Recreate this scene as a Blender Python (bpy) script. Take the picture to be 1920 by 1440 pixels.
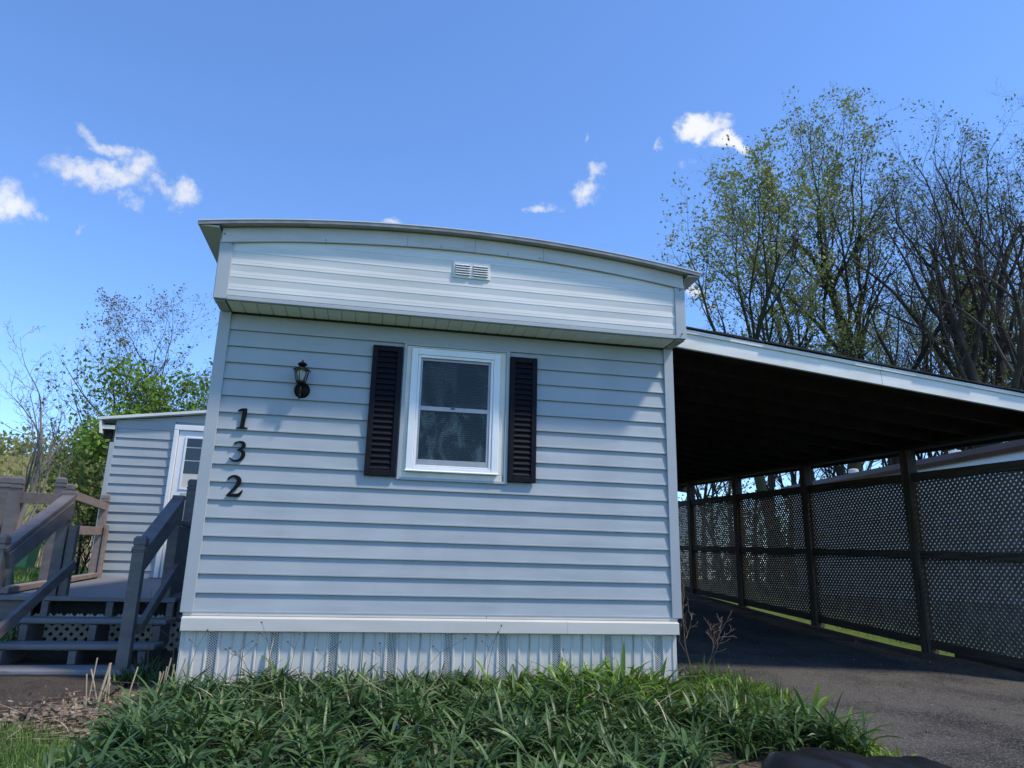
import bpy, math, random
import numpy as np
from mathutils import Matrix, Vector

# ------------------------------------------------------------------ clean start
for _o in list(bpy.data.objects):
    bpy.data.objects.remove(_o)
scene = bpy.context.scene
col = scene.collection
random.seed(7)
R_ = math.radians

# ------------------------------------------------------------------ camera
F_PX = 1351.12                                   # focal length for a 1920 px wide picture
CAM = np.array([1.1214, -5.4739, 0.2890])        # z = 0 is the bottom edge of the siding
PITCH, ROLL, YAW = R_(14.81067), R_(-1.33565), R_(-10.88432)


def cam_axes():
    cx, sx = math.cos(PITCH), math.sin(PITCH)
    cy, sy = math.cos(ROLL), math.sin(ROLL)
    cz, sz = math.cos(YAW), math.sin(YAW)
    rx = np.array([[1, 0, 0], [0, cx, -sx], [0, sx, cx]])
    ry = np.array([[cy, 0, sy], [0, 1, 0], [-sy, 0, cy]])
    rz = np.array([[cz, -sz, 0], [sz, cz, 0], [0, 0, 1]])
    return rz @ rx @ ry


AX = cam_axes()
cam_data = bpy.data.cameras.new('camera')
cam_data.sensor_width = 36.0
cam_data.lens = F_PX / 1920 * 36.0
cam_data.clip_start = 0.05
cam_data.clip_end = 3000
cam = bpy.data.objects.new('camera', cam_data)
col.objects.link(cam)
m4 = Matrix.Identity(4)
for i in range(3):
    m4[i][0] = AX[i, 0]
    m4[i][1] = AX[i, 2]
    m4[i][2] = -AX[i, 1]
    m4[i][3] = CAM[i]
cam.matrix_world = m4
scene.camera = cam

# ------------------------------------------------------------------ light and exposure
SUN = np.array([1.42, -0.85, 2.4])
SUN = SUN / np.linalg.norm(SUN)
SUN_EL = math.asin(SUN[2])
SUN_AZ = math.atan2(SUN[0], SUN[1])              # clockwise from +Y
sun_data = bpy.data.lights.new('sun', 'SUN')
sun_data.energy = 2.1
sun_data.angle = R_(5.5)
sun_data.color = (1.0, 0.90, 0.75)
sun = bpy.data.objects.new('sun', sun_data)
col.objects.link(sun)
sun.rotation_euler = Vector(SUN).to_track_quat('Z', 'Y').to_euler()
sun.location = (8, -10, 20)
scene.view_settings.view_transform = 'Standard'
scene.view_settings.look = 'None'
scene.view_settings.gamma = 1.0
scene.view_settings.use_curve_mapping = False
scene.view_settings.exposure = 1.05
scene.cycles.max_bounces = 8
scene.cycles.transparent_max_bounces = 16
scene.cycles.caustics_reflective = False
scene.cycles.caustics_refractive = False

# ------------------------------------------------------------------ sky with small fair-weather clouds
world = bpy.data.worlds.new('World')
scene.world = world
world.use_nodes = True
wt = world.node_tree
wn, wl = wt.nodes, wt.links
wn.clear()
w_out = wn.new('ShaderNodeOutputWorld')
w_bg = wn.new('ShaderNodeBackground')
w_bg.inputs['Strength'].default_value = 0.10
wl.new(w_bg.outputs[0], w_out.inputs[0])
sky = wn.new('ShaderNodeTexSky')
sky.sky_type = 'NISHITA'
sky.sun_disc = False
sky.sun_elevation = SUN_EL
sky.sun_rotation = SUN_AZ
sky.altitude = 300
sky.air_density = 1.0
sky.dust_density = 0.0
sky.ozone_density = 4.0


def wmath(op, a, b=None, c=None, clamp=False):
    n = wn.new('ShaderNodeMath')
    n.operation = op
    n.use_clamp = clamp
    for k, v in enumerate((a, b, c)):
        if v is None:
            continue
        if isinstance(v, (int, float)):
            n.inputs[k].default_value = v
        else:
            wl.new(v, n.inputs[k])
    return n.outputs[0]


def wdot(v, vec):
    n = wn.new('ShaderNodeVectorMath')
    n.operation = 'DOT_PRODUCT'
    wl.new(v, n.inputs[0])
    n.inputs[1].default_value = tuple(float(q) for q in vec)
    return n.outputs['Value']


w_tc = wn.new('ShaderNodeTexCoord')
w_warp = wn.new('ShaderNodeTexNoise')
w_warp.inputs['Scale'].default_value = 22.0
w_warp.inputs['Detail'].default_value = 5.0
w_warp.inputs['Roughness'].default_value = 0.62
wl.new(w_tc.outputs['Generated'], w_warp.inputs['Vector'])
w_sub = wn.new('ShaderNodeVectorMath')
w_sub.operation = 'SUBTRACT'
wl.new(w_warp.outputs['Color'], w_sub.inputs[0])
w_sub.inputs[1].default_value = (0.5, 0.5, 0.5)
w_scl = wn.new('ShaderNodeVectorMath')
w_scl.operation = 'SCALE'
wl.new(w_sub.outputs[0], w_scl.inputs[0])
w_scl.inputs['Scale'].default_value = 0.055
w_add = wn.new('ShaderNodeVectorMath')
w_add.operation = 'ADD'
wl.new(w_tc.outputs['Generated'], w_add.inputs[0])
wl.new(w_scl.outputs[0], w_add.inputs[1])
w_dir = w_add.outputs[0]
# each puff: centre and half axes as angles in the sky, given here in the photograph's degrees-per-pixel grid
CLOUDS = [
    (8, 378, 68, 44, 20, 0.95), (190, 332, 112, 28, 5, 0.85), (215, 288, 98, 20, 20, 0.70), (268, 318, 52, 36, 0, 0.82),
    (242, 372, 40, 19, 45, 0.62), (345, 362, 38, 32, 20, 0.78), (305, 346, 38, 16, 30, 0.62),
    (160, 430, 14, 9, -30, 0.55), (82, 405, 10, 13, 0, 0.45), (125, 288, 20, 8, 10, 0.35),
    (1316, 243, 60, 34, 5, 1.35), (1364, 266, 58, 22, 22, 1.3), (1290, 250, 34, 26, 0, 1.2),
    (1098, 362, 36, 30, 20, 0.85), (1118, 318, 28, 17, -40, 0.78), (1012, 391, 42, 13, 12, 0.75), (730, 419, 36, 11, 5, 0.7),
    (1240, 272, 9, 9, 0, 0.5), (1292, 303, 10, 20, 25, 0.35), (1103, 263, 6, 8, 20, 0.35),
    (1302, 542, 28, 13, 20, 0.9), (1324, 577, 24, 9, 10, 0.8), (1760, 640, 60, 20, -15, 0.9), (1850, 610, 40, 14, 0, 0.7),
    (60, 628, 190, 20, 3, 0.22), (90, 716, 200, 10, 4, 0.20),
]
w_field = None
for cx, cy, rx, ry, rot, amp in CLOUDS:
    c = AX @ np.array([(cx - 960) / F_PX, 1.0, (720 - cy) / F_PX])
    depth = np.linalg.norm(c)
    c = c / depth
    ca, sa = math.cos(R_(rot)), math.sin(R_(rot))
    e1 = AX @ np.array([ca, 0, -sa])
    e2 = AX @ np.array([sa, 0, ca])
    e1 = e1 - c * e1.dot(c)
    e2 = e2 - c * e2.dot(c)
    a = wdot(w_dir, e1 / np.linalg.norm(e1) * F_PX * depth / rx)
    b = wdot(w_dir, e2 / np.linalg.norm(e2) * F_PX * depth / ry)
    r2 = wmath('MULTIPLY_ADD', b, b, wmath('MULTIPLY', a, a))
    v = wmath('MULTIPLY_ADD', r2, -amp, amp)
    w_field = v if w_field is None else wmath('MAXIMUM', w_field, v)
w_noi = wn.new('ShaderNodeTexNoise')
w_noi.inputs['Scale'].default_value = 42.0
w_noi.inputs['Detail'].default_value = 8.0
w_noi.inputs['Roughness'].default_value = 0.62
wl.new(w_tc.outputs['Generated'], w_noi.inputs['Vector'])
w_f2 = wmath('MAXIMUM', w_field, -1.0)
w_sum = wmath('ADD', w_f2, wmath('MULTIPLY_ADD', w_noi.outputs['Fac'], 2.5, -1.33))
w_map = wn.new('ShaderNodeMapRange')
w_map.interpolation_type = 'SMOOTHSTEP'
w_map.inputs['From Min'].default_value = 0.0
w_map.inputs['From Max'].default_value = 1.15
wl.new(w_sum, w_map.inputs['Value'])
w_mix = wn.new('ShaderNodeMix')
w_mix.data_type = 'RGBA'
wl.new(w_map.outputs[0], w_mix.inputs[0])
w_tint = wn.new('ShaderNodeMix')
w_tint.data_type = 'RGBA'
w_tint.blend_type = 'MULTIPLY'
w_tint.inputs[0].default_value = 1.0
wl.new(sky.outputs[0], w_tint.inputs[6])
w_tint.inputs[7].default_value = (0.90, 1.09, 1.34, 1)
wl.new(w_tint.outputs[2], w_mix.inputs[6])
w_cc = wn.new('ShaderNodeMix')
w_cc.data_type = 'RGBA'
w_cc.inputs[6].default_value = (2.9, 3.3, 4.2, 1)
w_cc.inputs[7].default_value = (4.5, 4.65, 4.9, 1)
wl.new(wmath('MULTIPLY_ADD', w_f2, 1.3, -0.35, clamp=True), w_cc.inputs[0])
wl.new(w_cc.outputs[2], w_mix.inputs[7])
wl.new(w_mix.outputs[2], w_bg.inputs['Color'])

# ------------------------------------------------------------------ materials
MATS = {}


def lin(c):
    return tuple(c) + (1.0,) if len(c) == 3 else tuple(c)


def mat(name, c1, c2=None, rough=0.6, scale=(3, 3, 3), detail=4.0, spec=0.35, bump=0.0, bscale=None, bdist=0.004,
        island=0.0, metallic=0.0, lo=0.35, hi=0.65, coat=0.0, translucent=0.0, wave=None):
    """Principled surface: two colours mixed by stretched noise, an optional noise bump, optional per-piece shift."""
    m = bpy.data.materials.new(name)
    m.use_nodes = True
    nt = m.node_tree
    n, l = nt.nodes, nt.links
    bs = n['Principled BSDF']
    bs.inputs['Roughness'].default_value = rough
    bs.inputs['Specular IOR Level'].default_value = spec
    bs.inputs['Metallic'].default_value = metallic
    bs.inputs['Coat Weight'].default_value = coat
    tc = n.new('ShaderNodeTexCoord')
    geo = n.new('ShaderNodeNewGeometry')
    mp = n.new('ShaderNodeMapping')
    mp.inputs['Scale'].default_value = scale
    l.new(geo.outputs['Position'], mp.inputs['Vector'])
    no = n.new('ShaderNodeTexNoise')
    no.inputs['Scale'].default_value = 1.0
    no.inputs['Detail'].default_value = detail
    l.new(mp.outputs[0], no.inputs['Vector'])
    rp = n.new('ShaderNodeMapRange')
    rp.inputs['From Min'].default_value = lo
    rp.inputs['From Max'].default_value = hi
    l.new(no.outputs['Fac'], rp.inputs['Value'])
    mx = n.new('ShaderNodeMix')
    mx.data_type = 'RGBA'
    l.new(rp.outputs[0], mx.inputs[0])
    mx.inputs[6].default_value = lin(c1)
    mx.inputs[7].default_value = lin(c2 if c2 else c1)
    outc = mx.outputs[2]
    if island:
        hv = n.new('ShaderNodeHueSaturation')
        mr = n.new('ShaderNodeMapRange')
        mr.inputs['To Min'].default_value = 1 - island
        mr.inputs['To Max'].default_value = 1 + island
        l.new(geo.outputs['Random Per Island'], mr.inputs['Value'])
        l.new(mr.outputs[0], hv.inputs['Value'])
        l.new(outc, hv.inputs['Color'])
        outc = hv.outputs[0]
    l.new(outc, bs.inputs['Base Color'])
    if bump:
        mp2 = n.new('ShaderNodeMapping')
        mp2.inputs['Scale'].default_value = bscale or scale
        l.new(geo.outputs['Position'], mp2.inputs['Vector'])
        n2 = n.new('ShaderNodeTexNoise')
        n2.inputs['Scale'].default_value = 1.0
        n2.inputs['Detail'].default_value = 5.0
        l.new(mp2.outputs[0], n2.inputs['Vector'])
        bp = n.new('ShaderNodeBump')
        bp.inputs['Strength'].default_value = bump
        bp.inputs['Distance'].default_value = bdist
        l.new(n2.outputs['Fac'], bp.inputs['Height'])
        if wave:
            mp3 = n.new('ShaderNodeMapping')
            mp3.inputs['Scale'].default_value = wave
            l.new(geo.outputs['Position'], mp3.inputs['Vector'])
            n3 = n.new('ShaderNodeTexNoise')
            n3.inputs['Scale'].default_value = 1.0
            n3.inputs['Detail'].default_value = 1.5
            l.new(mp3.outputs[0], n3.inputs['Vector'])
            b3 = n.new('ShaderNodeBump')
            b3.inputs['Strength'].default_value = 0.5
            b3.inputs['Distance'].default_value = 0.02
            l.new(n3.outputs['Fac'], b3.inputs['Height'])
            l.new(b3.outputs[0], bp.inputs['Normal'])
        l.new(bp.outputs[0], bs.inputs['Normal'])
    if translucent:
        tr = n.new('ShaderNodeBsdfTranslucent')
        l.new(outc, tr.inputs['Color'])
        ms = n.new('ShaderNodeMixShader')
        ms.inputs[0].default_value = translucent
        l.new(bs.outputs[0], ms.inputs[1])
        l.new(tr.outputs[0], ms.inputs[2])
        l.new(ms.outputs[0], n['Material Output'].inputs[0])
    MATS[name] = m
    return m


mat('siding', (0.318, 0.352, 0.372), (0.366, 0.402, 0.424), rough=0.5, scale=(2.6, 2.6, 1.1), detail=8, spec=0.3,
    bump=0.35, bscale=(9, 9, 330), bdist=0.0015, wave=(1.6, 1.6, 7.0), lo=0.3, hi=0.7)
mat('siding_trim', (0.35, 0.38, 0.40), (0.39, 0.42, 0.44), rough=0.5, scale=(3, 3, 1.5), spec=0.3)
mat('panel_white', (0.56, 0.56, 0.54), (0.65, 0.65, 0.62), rough=0.45, scale=(1.2, 1, 9), detail=7, spec=0.35,
    bump=0.15, bscale=(5, 5, 30), wave=(1.5, 1.5, 4.0))
mat('fascia_metal', (0.42, 0.42, 0.41), (0.53, 0.53, 0.52), rough=0.5, scale=(2, 2, 7), detail=7)
mat('roof_metal', (0.30, 0.31, 0.32), (0.38, 0.39, 0.40), rough=0.45, scale=(5, 2, 5), spec=0.5)
mat('roof_lip', (0.16, 0.165, 0.17), (0.24, 0.245, 0.25), rough=0.45, scale=(9, 9, 9), spec=0.5)
mat('soffit', (0.76, 0.76, 0.70), (0.80, 0.80, 0.74), rough=0.6, scale=(4, 12, 4))
mat('skirt', (0.55, 0.53, 0.475), (0.61, 0.59, 0.53), rough=0.4, scale=(3, 3, 2), spec=0.4, bump=0.1, bscale=(220, 220, 6), bdist=0.001)
mat('skirt_cap', (0.53, 0.51, 0.46), (0.59, 0.57, 0.515), rough=0.38, scale=(2, 2, 8), spec=0.4)
mat('slot_dark', (0.02, 0.022, 0.025), rough=0.9)
mat('shutter', (0.007, 0.007, 0.011), (0.013, 0.013, 0.019), rough=0.55, scale=(180, 180, 9), detail=3, spec=0.10,
    bump=0.35, bscale=(260, 260, 14), bdist=0.001)
mat('frame_white', (0.80, 0.81, 0.82), (0.74, 0.75, 0.75), rough=0.4, scale=(6, 6, 3))
mat('frame_cream', (0.62, 0.60, 0.54), (0.70, 0.68, 0.62), rough=0.6, scale=(9, 9, 5))
mat('sash_grey', (0.30, 0.30, 0.31), (0.36, 0.36, 0.37), rough=0.4, scale=(9, 9, 9), metallic=0.3)
mat('blind', (0.030, 0.038, 0.030), (0.045, 0.052, 0.042), rough=0.6)
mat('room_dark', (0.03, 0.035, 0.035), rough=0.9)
mat('black_metal', (0.005, 0.005, 0.005), (0.008, 0.008, 0.008), rough=0.5, scale=(30, 30, 30), spec=0.12)
mat('deck_paint', (0.110, 0.100, 0.102), (0.160, 0.142, 0.138), rough=0.55, scale=(5, 5, 18), detail=6, bump=0.25,
    bscale=(14, 14, 60), bdist=0.002)
mat('deck_floor', (0.165, 0.168, 0.185), (0.19, 0.16, 0.13), rough=0.55, scale=(5, 22, 9), detail=8, lo=0.52, hi=0.70, bump=0.2, bscale=(4, 40, 30))
mat('deck_faded', (0.20, 0.155, 0.135), (0.25, 0.20, 0.175), rough=0.6, scale=(6, 6, 20), detail=6)
mat('lattice_beige', (0.42, 0.40, 0.34), (0.50, 0.48, 0.42), rough=0.6, scale=(8, 8, 8))
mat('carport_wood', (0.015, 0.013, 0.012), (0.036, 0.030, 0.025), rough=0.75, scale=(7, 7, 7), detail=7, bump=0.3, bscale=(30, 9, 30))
mat('post_wood', (0.060, 0.047, 0.036), (0.14, 0.115, 0.09), rough=0.8, scale=(40, 40, 2.2), detail=7, lo=0.4, hi=0.7,
    bump=0.5, bscale=(90, 90, 4), bdist=0.004)
mat('rail_wood', (0.055, 0.045, 0.036), (0.10, 0.082, 0.065), rough=0.8, scale=(40, 2.2, 40), detail=7, bump=0.4, bscale=(80, 5, 80))
mat('lattice_wood', (0.13, 0.13, 0.12), (0.19, 0.19, 0.175), rough=0.8, scale=(9, 9, 9), detail=5, island=0.15)
mat('carport_fascia', (0.64, 0.63, 0.58), (0.76, 0.75, 0.70), rough=0.55, scale=(2.5, 2.5, 14), detail=8, bump=0.2, bscale=(6, 6, 50))
mat('shingle', (0.016, 0.017, 0.020), (0.035, 0.036, 0.040), rough=0.9, scale=(40, 40, 40), detail=4, bump=0.5, bscale=(150, 150, 150))
mat('neighbour_wall', (0.80, 0.80, 0.80), (0.84, 0.84, 0.84), rough=0.5, scale=(2, 2, 6))
mat('neighbour_gutter', (0.085, 0.040, 0.026), (0.11, 0.055, 0.038), rough=0.4, scale=(3, 3, 3))
mat('neighbour_trim', (0.40, 0.39, 0.36), (0.46, 0.45, 0.42), rough=0.5, scale=(3, 3, 3))
mat('neighbour_skirt', (0.20, 0.20, 0.20), (0.26, 0.26, 0.26), rough=0.6, scale=(3, 3, 3))
mat('pane_dark', (0.02, 0.025, 0.03), rough=0.08, spec=0.6)
mat('vent_white', (0.70, 0.70, 0.68), rough=0.5)
mat('concrete', (0.22, 0.20, 0.18), (0.30, 0.28, 0.25), rough=0.9, scale=(4, 4, 4), detail=9, bump=0.4, bscale=(60, 60, 60))
mat('bin_green', (0.11, 0.27, 0.10), (0.14, 0.31, 0.13), rough=0.5)
mat('bin_dark', (0.012, 0.05, 0.035), rough=0.5)
mat('tarp', (0.006, 0.006, 0.006), (0.012, 0.012, 0.012), spec=0.35, rough=0.36, scale=(8, 8, 8), bump=0.3, bscale=(60, 60, 60))
mat('bark_dark', (0.016, 0.014, 0.012), (0.040, 0.034, 0.028), rough=0.9, scale=(5, 5, 1.5), detail=6, bump=0.6, bscale=(14, 14, 3), bdist=0.03)
mat('bark_grey', (0.13, 0.115, 0.10), (0.20, 0.18, 0.16), rough=0.9, scale=(6, 6, 2), detail=6)
mat('bark_mossy', (0.020, 0.019, 0.013), (0.038, 0.044, 0.018), rough=0.9, scale=(0.8, 0.8, 0.5), detail=6, bump=0.6, bscale=(14, 14, 3), bdist=0.03)
mat('twig', (0.035, 0.028, 0.025), (0.055, 0.045, 0.04), rough=0.9, scale=(2, 2, 2))
mat('leaf_spring', (0.17, 0.205, 0.045), (0.23, 0.25, 0.075), rough=0.55, scale=(0.5, 0.5, 0.5), island=0.35, translucent=0.35)
mat('leaf_dark', (0.10, 0.14, 0.035), (0.14, 0.18, 0.05), rough=0.55, scale=(0.5, 0.5, 0.5), island=0.35, translucent=0.35)
mat('leaf_bright', (0.13, 0.23, 0.020), (0.20, 0.31, 0.040), rough=0.5, scale=(0.7, 0.7, 0.7), island=0.35, translucent=0.4)
mat('leaf_red', (0.15, 0.11, 0.07), (0.17, 0.16, 0.06), rough=0.6, scale=(0.5, 0.5, 0.5), island=0.3, translucent=0.3)
mat('leaf_far', (0.24, 0.21, 0.07), (0.20, 0.24, 0.06), rough=0.7, scale=(0.05, 0.05, 0.05), island=0.4, translucent=0.3)
mat('brush_dry', (0.30, 0.23, 0.13), (0.40, 0.33, 0.20), rough=0.8, scale=(1, 1, 1), island=0.4)
mat('foliage_grey', (0.038, 0.086, 0.022), (0.088, 0.150, 0.046), rough=0.42, scale=(2.2, 2.2, 2.2), island=0.38, spec=0.4, translucent=0.22)
mat('foliage_green', (0.070, 0.150, 0.011), (0.130, 0.235, 0.024), rough=0.38, scale=(2.2, 2.2, 2.2), island=0.38, spec=0.45, translucent=0.3)
mat('foliage_fine', (0.040, 0.085, 0.014), (0.062, 0.115, 0.022), rough=0.45, scale=(2.2, 2.2, 2.2), island=0.4, spec=0.35, translucent=0.25)
mat('foliage_light', (0.17, 0.27, 0.04), (0.20, 0.31, 0.06), rough=0.4, scale=(3, 3, 3), island=0.2, spec=0.4, translucent=0.4)
mat('lawn', (0.085, 0.165, 0.030), (0.13, 0.21, 0.05), rough=0.5, scale=(3, 3, 3), island=0.45, translucent=0.3)
mat('straw', (0.36, 0.28, 0.17), (0.46, 0.37, 0.25), rough=0.8, scale=(12, 12, 12), island=0.3)
mat('litter', (0.12, 0.085, 0.06), (0.27, 0.21, 0.16), rough=0.9, scale=(9, 9, 9), island=0.5)
mat('stem_dead', (0.10, 0.075, 0.055), (0.17, 0.13, 0.10), rough=0.9, scale=(20, 20, 20))
mat('petal_blue', (0.08, 0.08, 0.35), rough=0.6)
mat('petal_yellow', (0.75, 0.45, 0.02), rough=0.6)
mat('stone_grey', (0.10, 0.095, 0.09), (0.19, 0.18, 0.17), rough=0.9, scale=(30, 30, 30), island=0.4)


# ------------------------------------------------------------------ mesh helpers
OFF = {}


class MB:
    """Collects vertices and faces of ONE mesh in world coordinates."""

    def __init__(self):
        self.v, self.f = [], []

    def add(self, vs, fs):
        o = len(self.v)
        self.v.extend([tuple(map(float, q)) for q in vs])
        self.f.extend([tuple(i + o for i in q) for q in fs])
        return self

    def box(self, x0, x1, y0, y1, z0, z1):
        v = [(x, y, z) for z in (z0, z1) for y in (y0, y1) for x in (x0, x1)]
        return self.add(v, [(0, 2, 3, 1), (4, 5, 7, 6), (0, 1, 5, 4), (2, 6, 7, 3), (0, 4, 6, 2), (1, 3, 7, 5)])

    def bar(self, p, q, w, h, up=(0, 0, 1)):
        """Box from p to q, w wide across, h high along up."""
        p, q = np.array(p, float), np.array(q, float)
        d = (q - p) / np.linalg.norm(q - p)
        s = np.cross(d, np.array(up, float))
        s = s / np.linalg.norm(s) * w / 2
        u = np.cross(s, d)
        u = u / np.linalg.norm(u) * h / 2
        v = [p - s - u, p + s - u, p + s + u, p - s + u, q - s - u, q + s - u, q + s + u, q - s + u]
        return self.add(v, [(0, 3, 2, 1), (4, 5, 6, 7), (0, 1, 5, 4), (1, 2, 6, 5), (2, 3, 7, 6), (3, 0, 4, 7)])

    def extr(self, poly, a, b, plane='xz'):
        """Polygon in a coordinate plane, extruded along the third axis from a to b."""
        n = len(poly)
        if plane == 'xz':
            v = [(p[0], t, p[1]) for t in (a, b) for p in poly]
        elif plane == 'yz':
            v = [(t, p[0], p[1]) for t in (a, b) for p in poly]
        else:
            v = [(p[0], p[1], t) for t in (a, b) for p in poly]
        f = [tuple(range(n))[::-1], tuple(range(n, 2 * n))]
        f += [(i, (i + 1) % n, n + (i + 1) % n, n + i) for i in range(n)]
        return self.add(v, f)

    def rings(self, rings, cap=True):
        """Loft between closed rings of equal size."""
        n = len(rings[0])
        v = [p for r in rings for p in r]
        f = []
        for k in range(len(rings) - 1):
            for i in range(n):
                j = (i + 1) % n
                f.append((k * n + i, k * n + j, (k + 1) * n + j, (k + 1) * n + i))
        if cap:
            f.append(tuple(range(n))[::-1])
            f.append(tuple(range((len(rings) - 1) * n, len(rings) * n)))
        return self.add(v, f)

    def sqlathe(self, x, y, prof):
        """Square section post: prof is a list of (z, half width)."""
        return self.rings([[(x - h, y - h, z), (x + h, y - h, z), (x + h, y + h, z), (x - h, y + h, z)] for z, h in prof])

    def lathe(self, x, y, prof, n=16, rot=0.0):
        return self.rings([[(x + h * math.cos(rot + 2 * math.pi * i / n), y + h * math.sin(rot + 2 * math.pi * i / n), z)
                            for i in range(n)] for z, h in prof])

    def tube(self, pts, rad, n=5):
        pts = [np.array(p, float) for p in pts]
        if not hasattr(rad, '__len__'):
            rad = [rad] * len(pts)
        rs = []
        for k, p in enumerate(pts):
            d = pts[min(k + 1, len(pts) - 1)] - pts[max(k - 1, 0)]
            d = d / (np.linalg.norm(d) + 1e-9)
            a = np.cross(d, (0.31, 0.17, 0.94) if abs(d[2]) < 0.9 else (1, 0, 0))
            a = a / np.linalg.norm(a)
            b = np.cross(d, a)
            rs.append([p + rad[k] * (a * math.cos(2 * math.pi * i / n) + b * math.sin(2 * math.pi * i / n)) for i in range(n)])
        return self.rings(rs)


def offset_of(parent):
    return OFF.get(parent.name, (0, 0, 0)) if parent is not None else (0, 0, 0)


def finish(name, me, m, parent, smooth, bevel):
    o = bpy.data.objects.new(name, me)
    col.objects.link(o)
    if m:
        me.materials.append(MATS[m])
    if smooth:
        me.shade_smooth()
    if parent is not None:
        o.parent = parent
        OFF[o.name] = offset_of(parent)
    if bevel:
        b = o.modifiers.new('bevel', 'BEVEL')
        b.width = bevel
        b.segments = 2
        b.limit_method = 'ANGLE'
    return o


def obj(name, mb, m=None, parent=None, smooth=False, bevel=0.0):
    L = np.array(offset_of(parent))
    me = bpy.data.meshes.new(name)
    v = np.array(mb.v, float) - L
    me.from_pydata(v.tolist(), [], mb.f)
    me.update()
    return finish(name, me, m, parent, smooth, bevel)


def fast(name, verts, faces, m=None, parent=None, smooth=False):
    """Large mesh from numpy arrays; faces is an (n,3) or (n,4) array."""
    verts = np.asarray(verts, np.float32) - np.array(offset_of(parent), np.float32)
    faces = np.asarray(faces, np.int32)
    me = bpy.data.meshes.new(name)
    k = faces.shape[1]
    me.vertices.add(len(verts))
    me.vertices.foreach_set('co', verts.ravel())
    me.loops.add(faces.size)
    me.loops.foreach_set('vertex_index', faces.ravel())
    me.polygons.add(len(faces))
    me.polygons.foreach_set('loop_start', np.arange(0, faces.size, k, dtype=np.int32))
    me.update(calc_edges=True)
    return finish(name, me, m, parent, smooth, 0)


def tag(o, label=None, cat=None, group=None, kind=None):
    if label:
        o['label'] = label
    if cat:
        o['category'] = cat
    if group:
        o['group'] = group
    if kind:
        o['kind'] = kind
    return o


def thing(name, loc, label, cat, group=None):
    o = bpy.data.objects.new(name, None)
    o.empty_display_size = 0.2
    col.objects.link(o)
    o.location = loc
    OFF[o.name] = tuple(loc)
    return tag(o, label, cat, group)


def copy_mesh(o, parent, move=(0, 0, 0)):
    c = o.copy()
    col.objects.link(c)
    c.parent = parent
    c.location = Vector(o.location) + Vector(move)
    OFF[c.name] = OFF.get(o.name, (0, 0, 0))
    return c


def softmin(a, b, k):
    h = np.clip(0.5 + 0.5 * (b - a) / k, 0, 1)
    return b * (1 - h) + a * h - k * h * (1 - h)


def ground_z(x, y):
    x, y = np.asarray(x, float), np.asarray(y, float)
    z = -0.51 + 0.06 * y + 0.0022 * np.clip(y, 0, 14) ** 2 - 0.025 * np.clip(x - 3.5, 0, 6)
    z = z - 0.07 * np.exp(-((x - 7.85) / 0.3) ** 2) * np.clip((y - 1.9) / 0.8, 0, 1)
    z = softmin(z, 0.13 + 0 * z, 0.25)
    r = np.clip((y + 9) / -6, 0, 1)
    return z * (1 - r) + np.maximum(z, -1.1) * r


def gz(x, y):
    return float(ground_z(x, y))


# ------------------------------------------------------------------ ground, driveway, path, hill
def drive_edge(y):
    """Left edge of the asphalt, seen from the road to the back of the carport."""
    ys = [-14, -3.2, -1.7, -0.9, -0.3, 0.15, 0.8, 14]
    xs = [3.55, 3.72, 3.90, 4.02, 4.18, 4.12, 3.72, 3.66]
    return np.interp(y, ys, xs)


def axis(lo, a, b, hi, step, grow=1.28):
    mid = np.arange(a, b + 1e-6, step)
    up, s = [b], step
    while up[-1] < hi:
        s *= grow
        up.append(up[-1] + s)
    dn, s = [a], step
    while dn[-1] > lo:
        s *= grow
        dn.append(dn[-1] - s)
    return np.concatenate([dn[:0:-1], mid, up[1:]])


def grid_faces(nx, ny):
    i = np.arange(nx * ny).reshape(ny, nx)
    return np.stack([i[:-1, :-1], i[:-1, 1:], i[1:, 1:], i[1:, :-1]], -1).reshape(-1, 4)


gx = axis(-700, -5, 11, 700, 0.16)
gy = axis(-60, -4, 9, 900, 0.16)
GX, GY = np.meshgrid(gx, gy)
rng = np.random.default_rng(3)
GZ = ground_z(GX, GY)
near = (np.abs(GX - 3) < 12) & (np.abs(GY - 2) < 12)
GZ = GZ + near * rng.normal(0, 0.006, GZ.shape)
under = (GX > drive_edge(GY) - 0.1) & (GX < 7.9) & (GY < 12) | ((GX > -3.4) & (GX < -0.3) & (GY > -0.8) & (GY < 0.7))
GZ = GZ - 0.02 * under
ground = fast('ground', np.stack([GX, GY, GZ], -1).reshape(-1, 3), grid_faces(len(gx), len(gy)), None, None, True)
tag(ground, kind='structure')
# soil weight: planting bed in front of the house, strips along the fence and under the deck
bed = np.clip(1 - np.abs(GX - 1.7) / 2.6, 0, 1) > 0
soil = ((GX > -0.75) & (GX < 4.4) & (GY > -0.62) & (GY < 16)).astype(float)
soil = np.maximum(soil, ((GX > -0.15) & (GX < 4.0) & (GY > -3.5) & (GY < 0)).astype(float))
soil = np.maximum(soil, ((GX > -2.4) & (GX < 0) & (GY > -0.7) & (GY < 9)).astype(float))
soil = np.maximum(soil, np.clip(1 - np.abs(GX - 7.72) / 0.22, 0, 1) * (GY > -6))
at_ = ground.data.attributes.new('soil', 'FLOAT', 'POINT')
at_.data.foreach_set('value', soil.ravel().astype(np.float32))
gm = bpy.data.materials.new('ground_mix')
gm.use_nodes = True
n, l = gm.node_tree.nodes, gm.node_tree.links
bs = n['Principled BSDF']
bs.inputs['Roughness'].default_value = 0.95
bs.inputs['Specular IOR Level'].default_value = 0.1
ge = n.new('ShaderNodeNewGeometry')
at = n.new('ShaderNodeAttribute')
at.attribute_name = 'soil'
n1 = n.new('ShaderNodeTexNoise')
n1.inputs['Scale'].default_value = 3.5
n1.inputs['Detail'].default_value = 9
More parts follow.
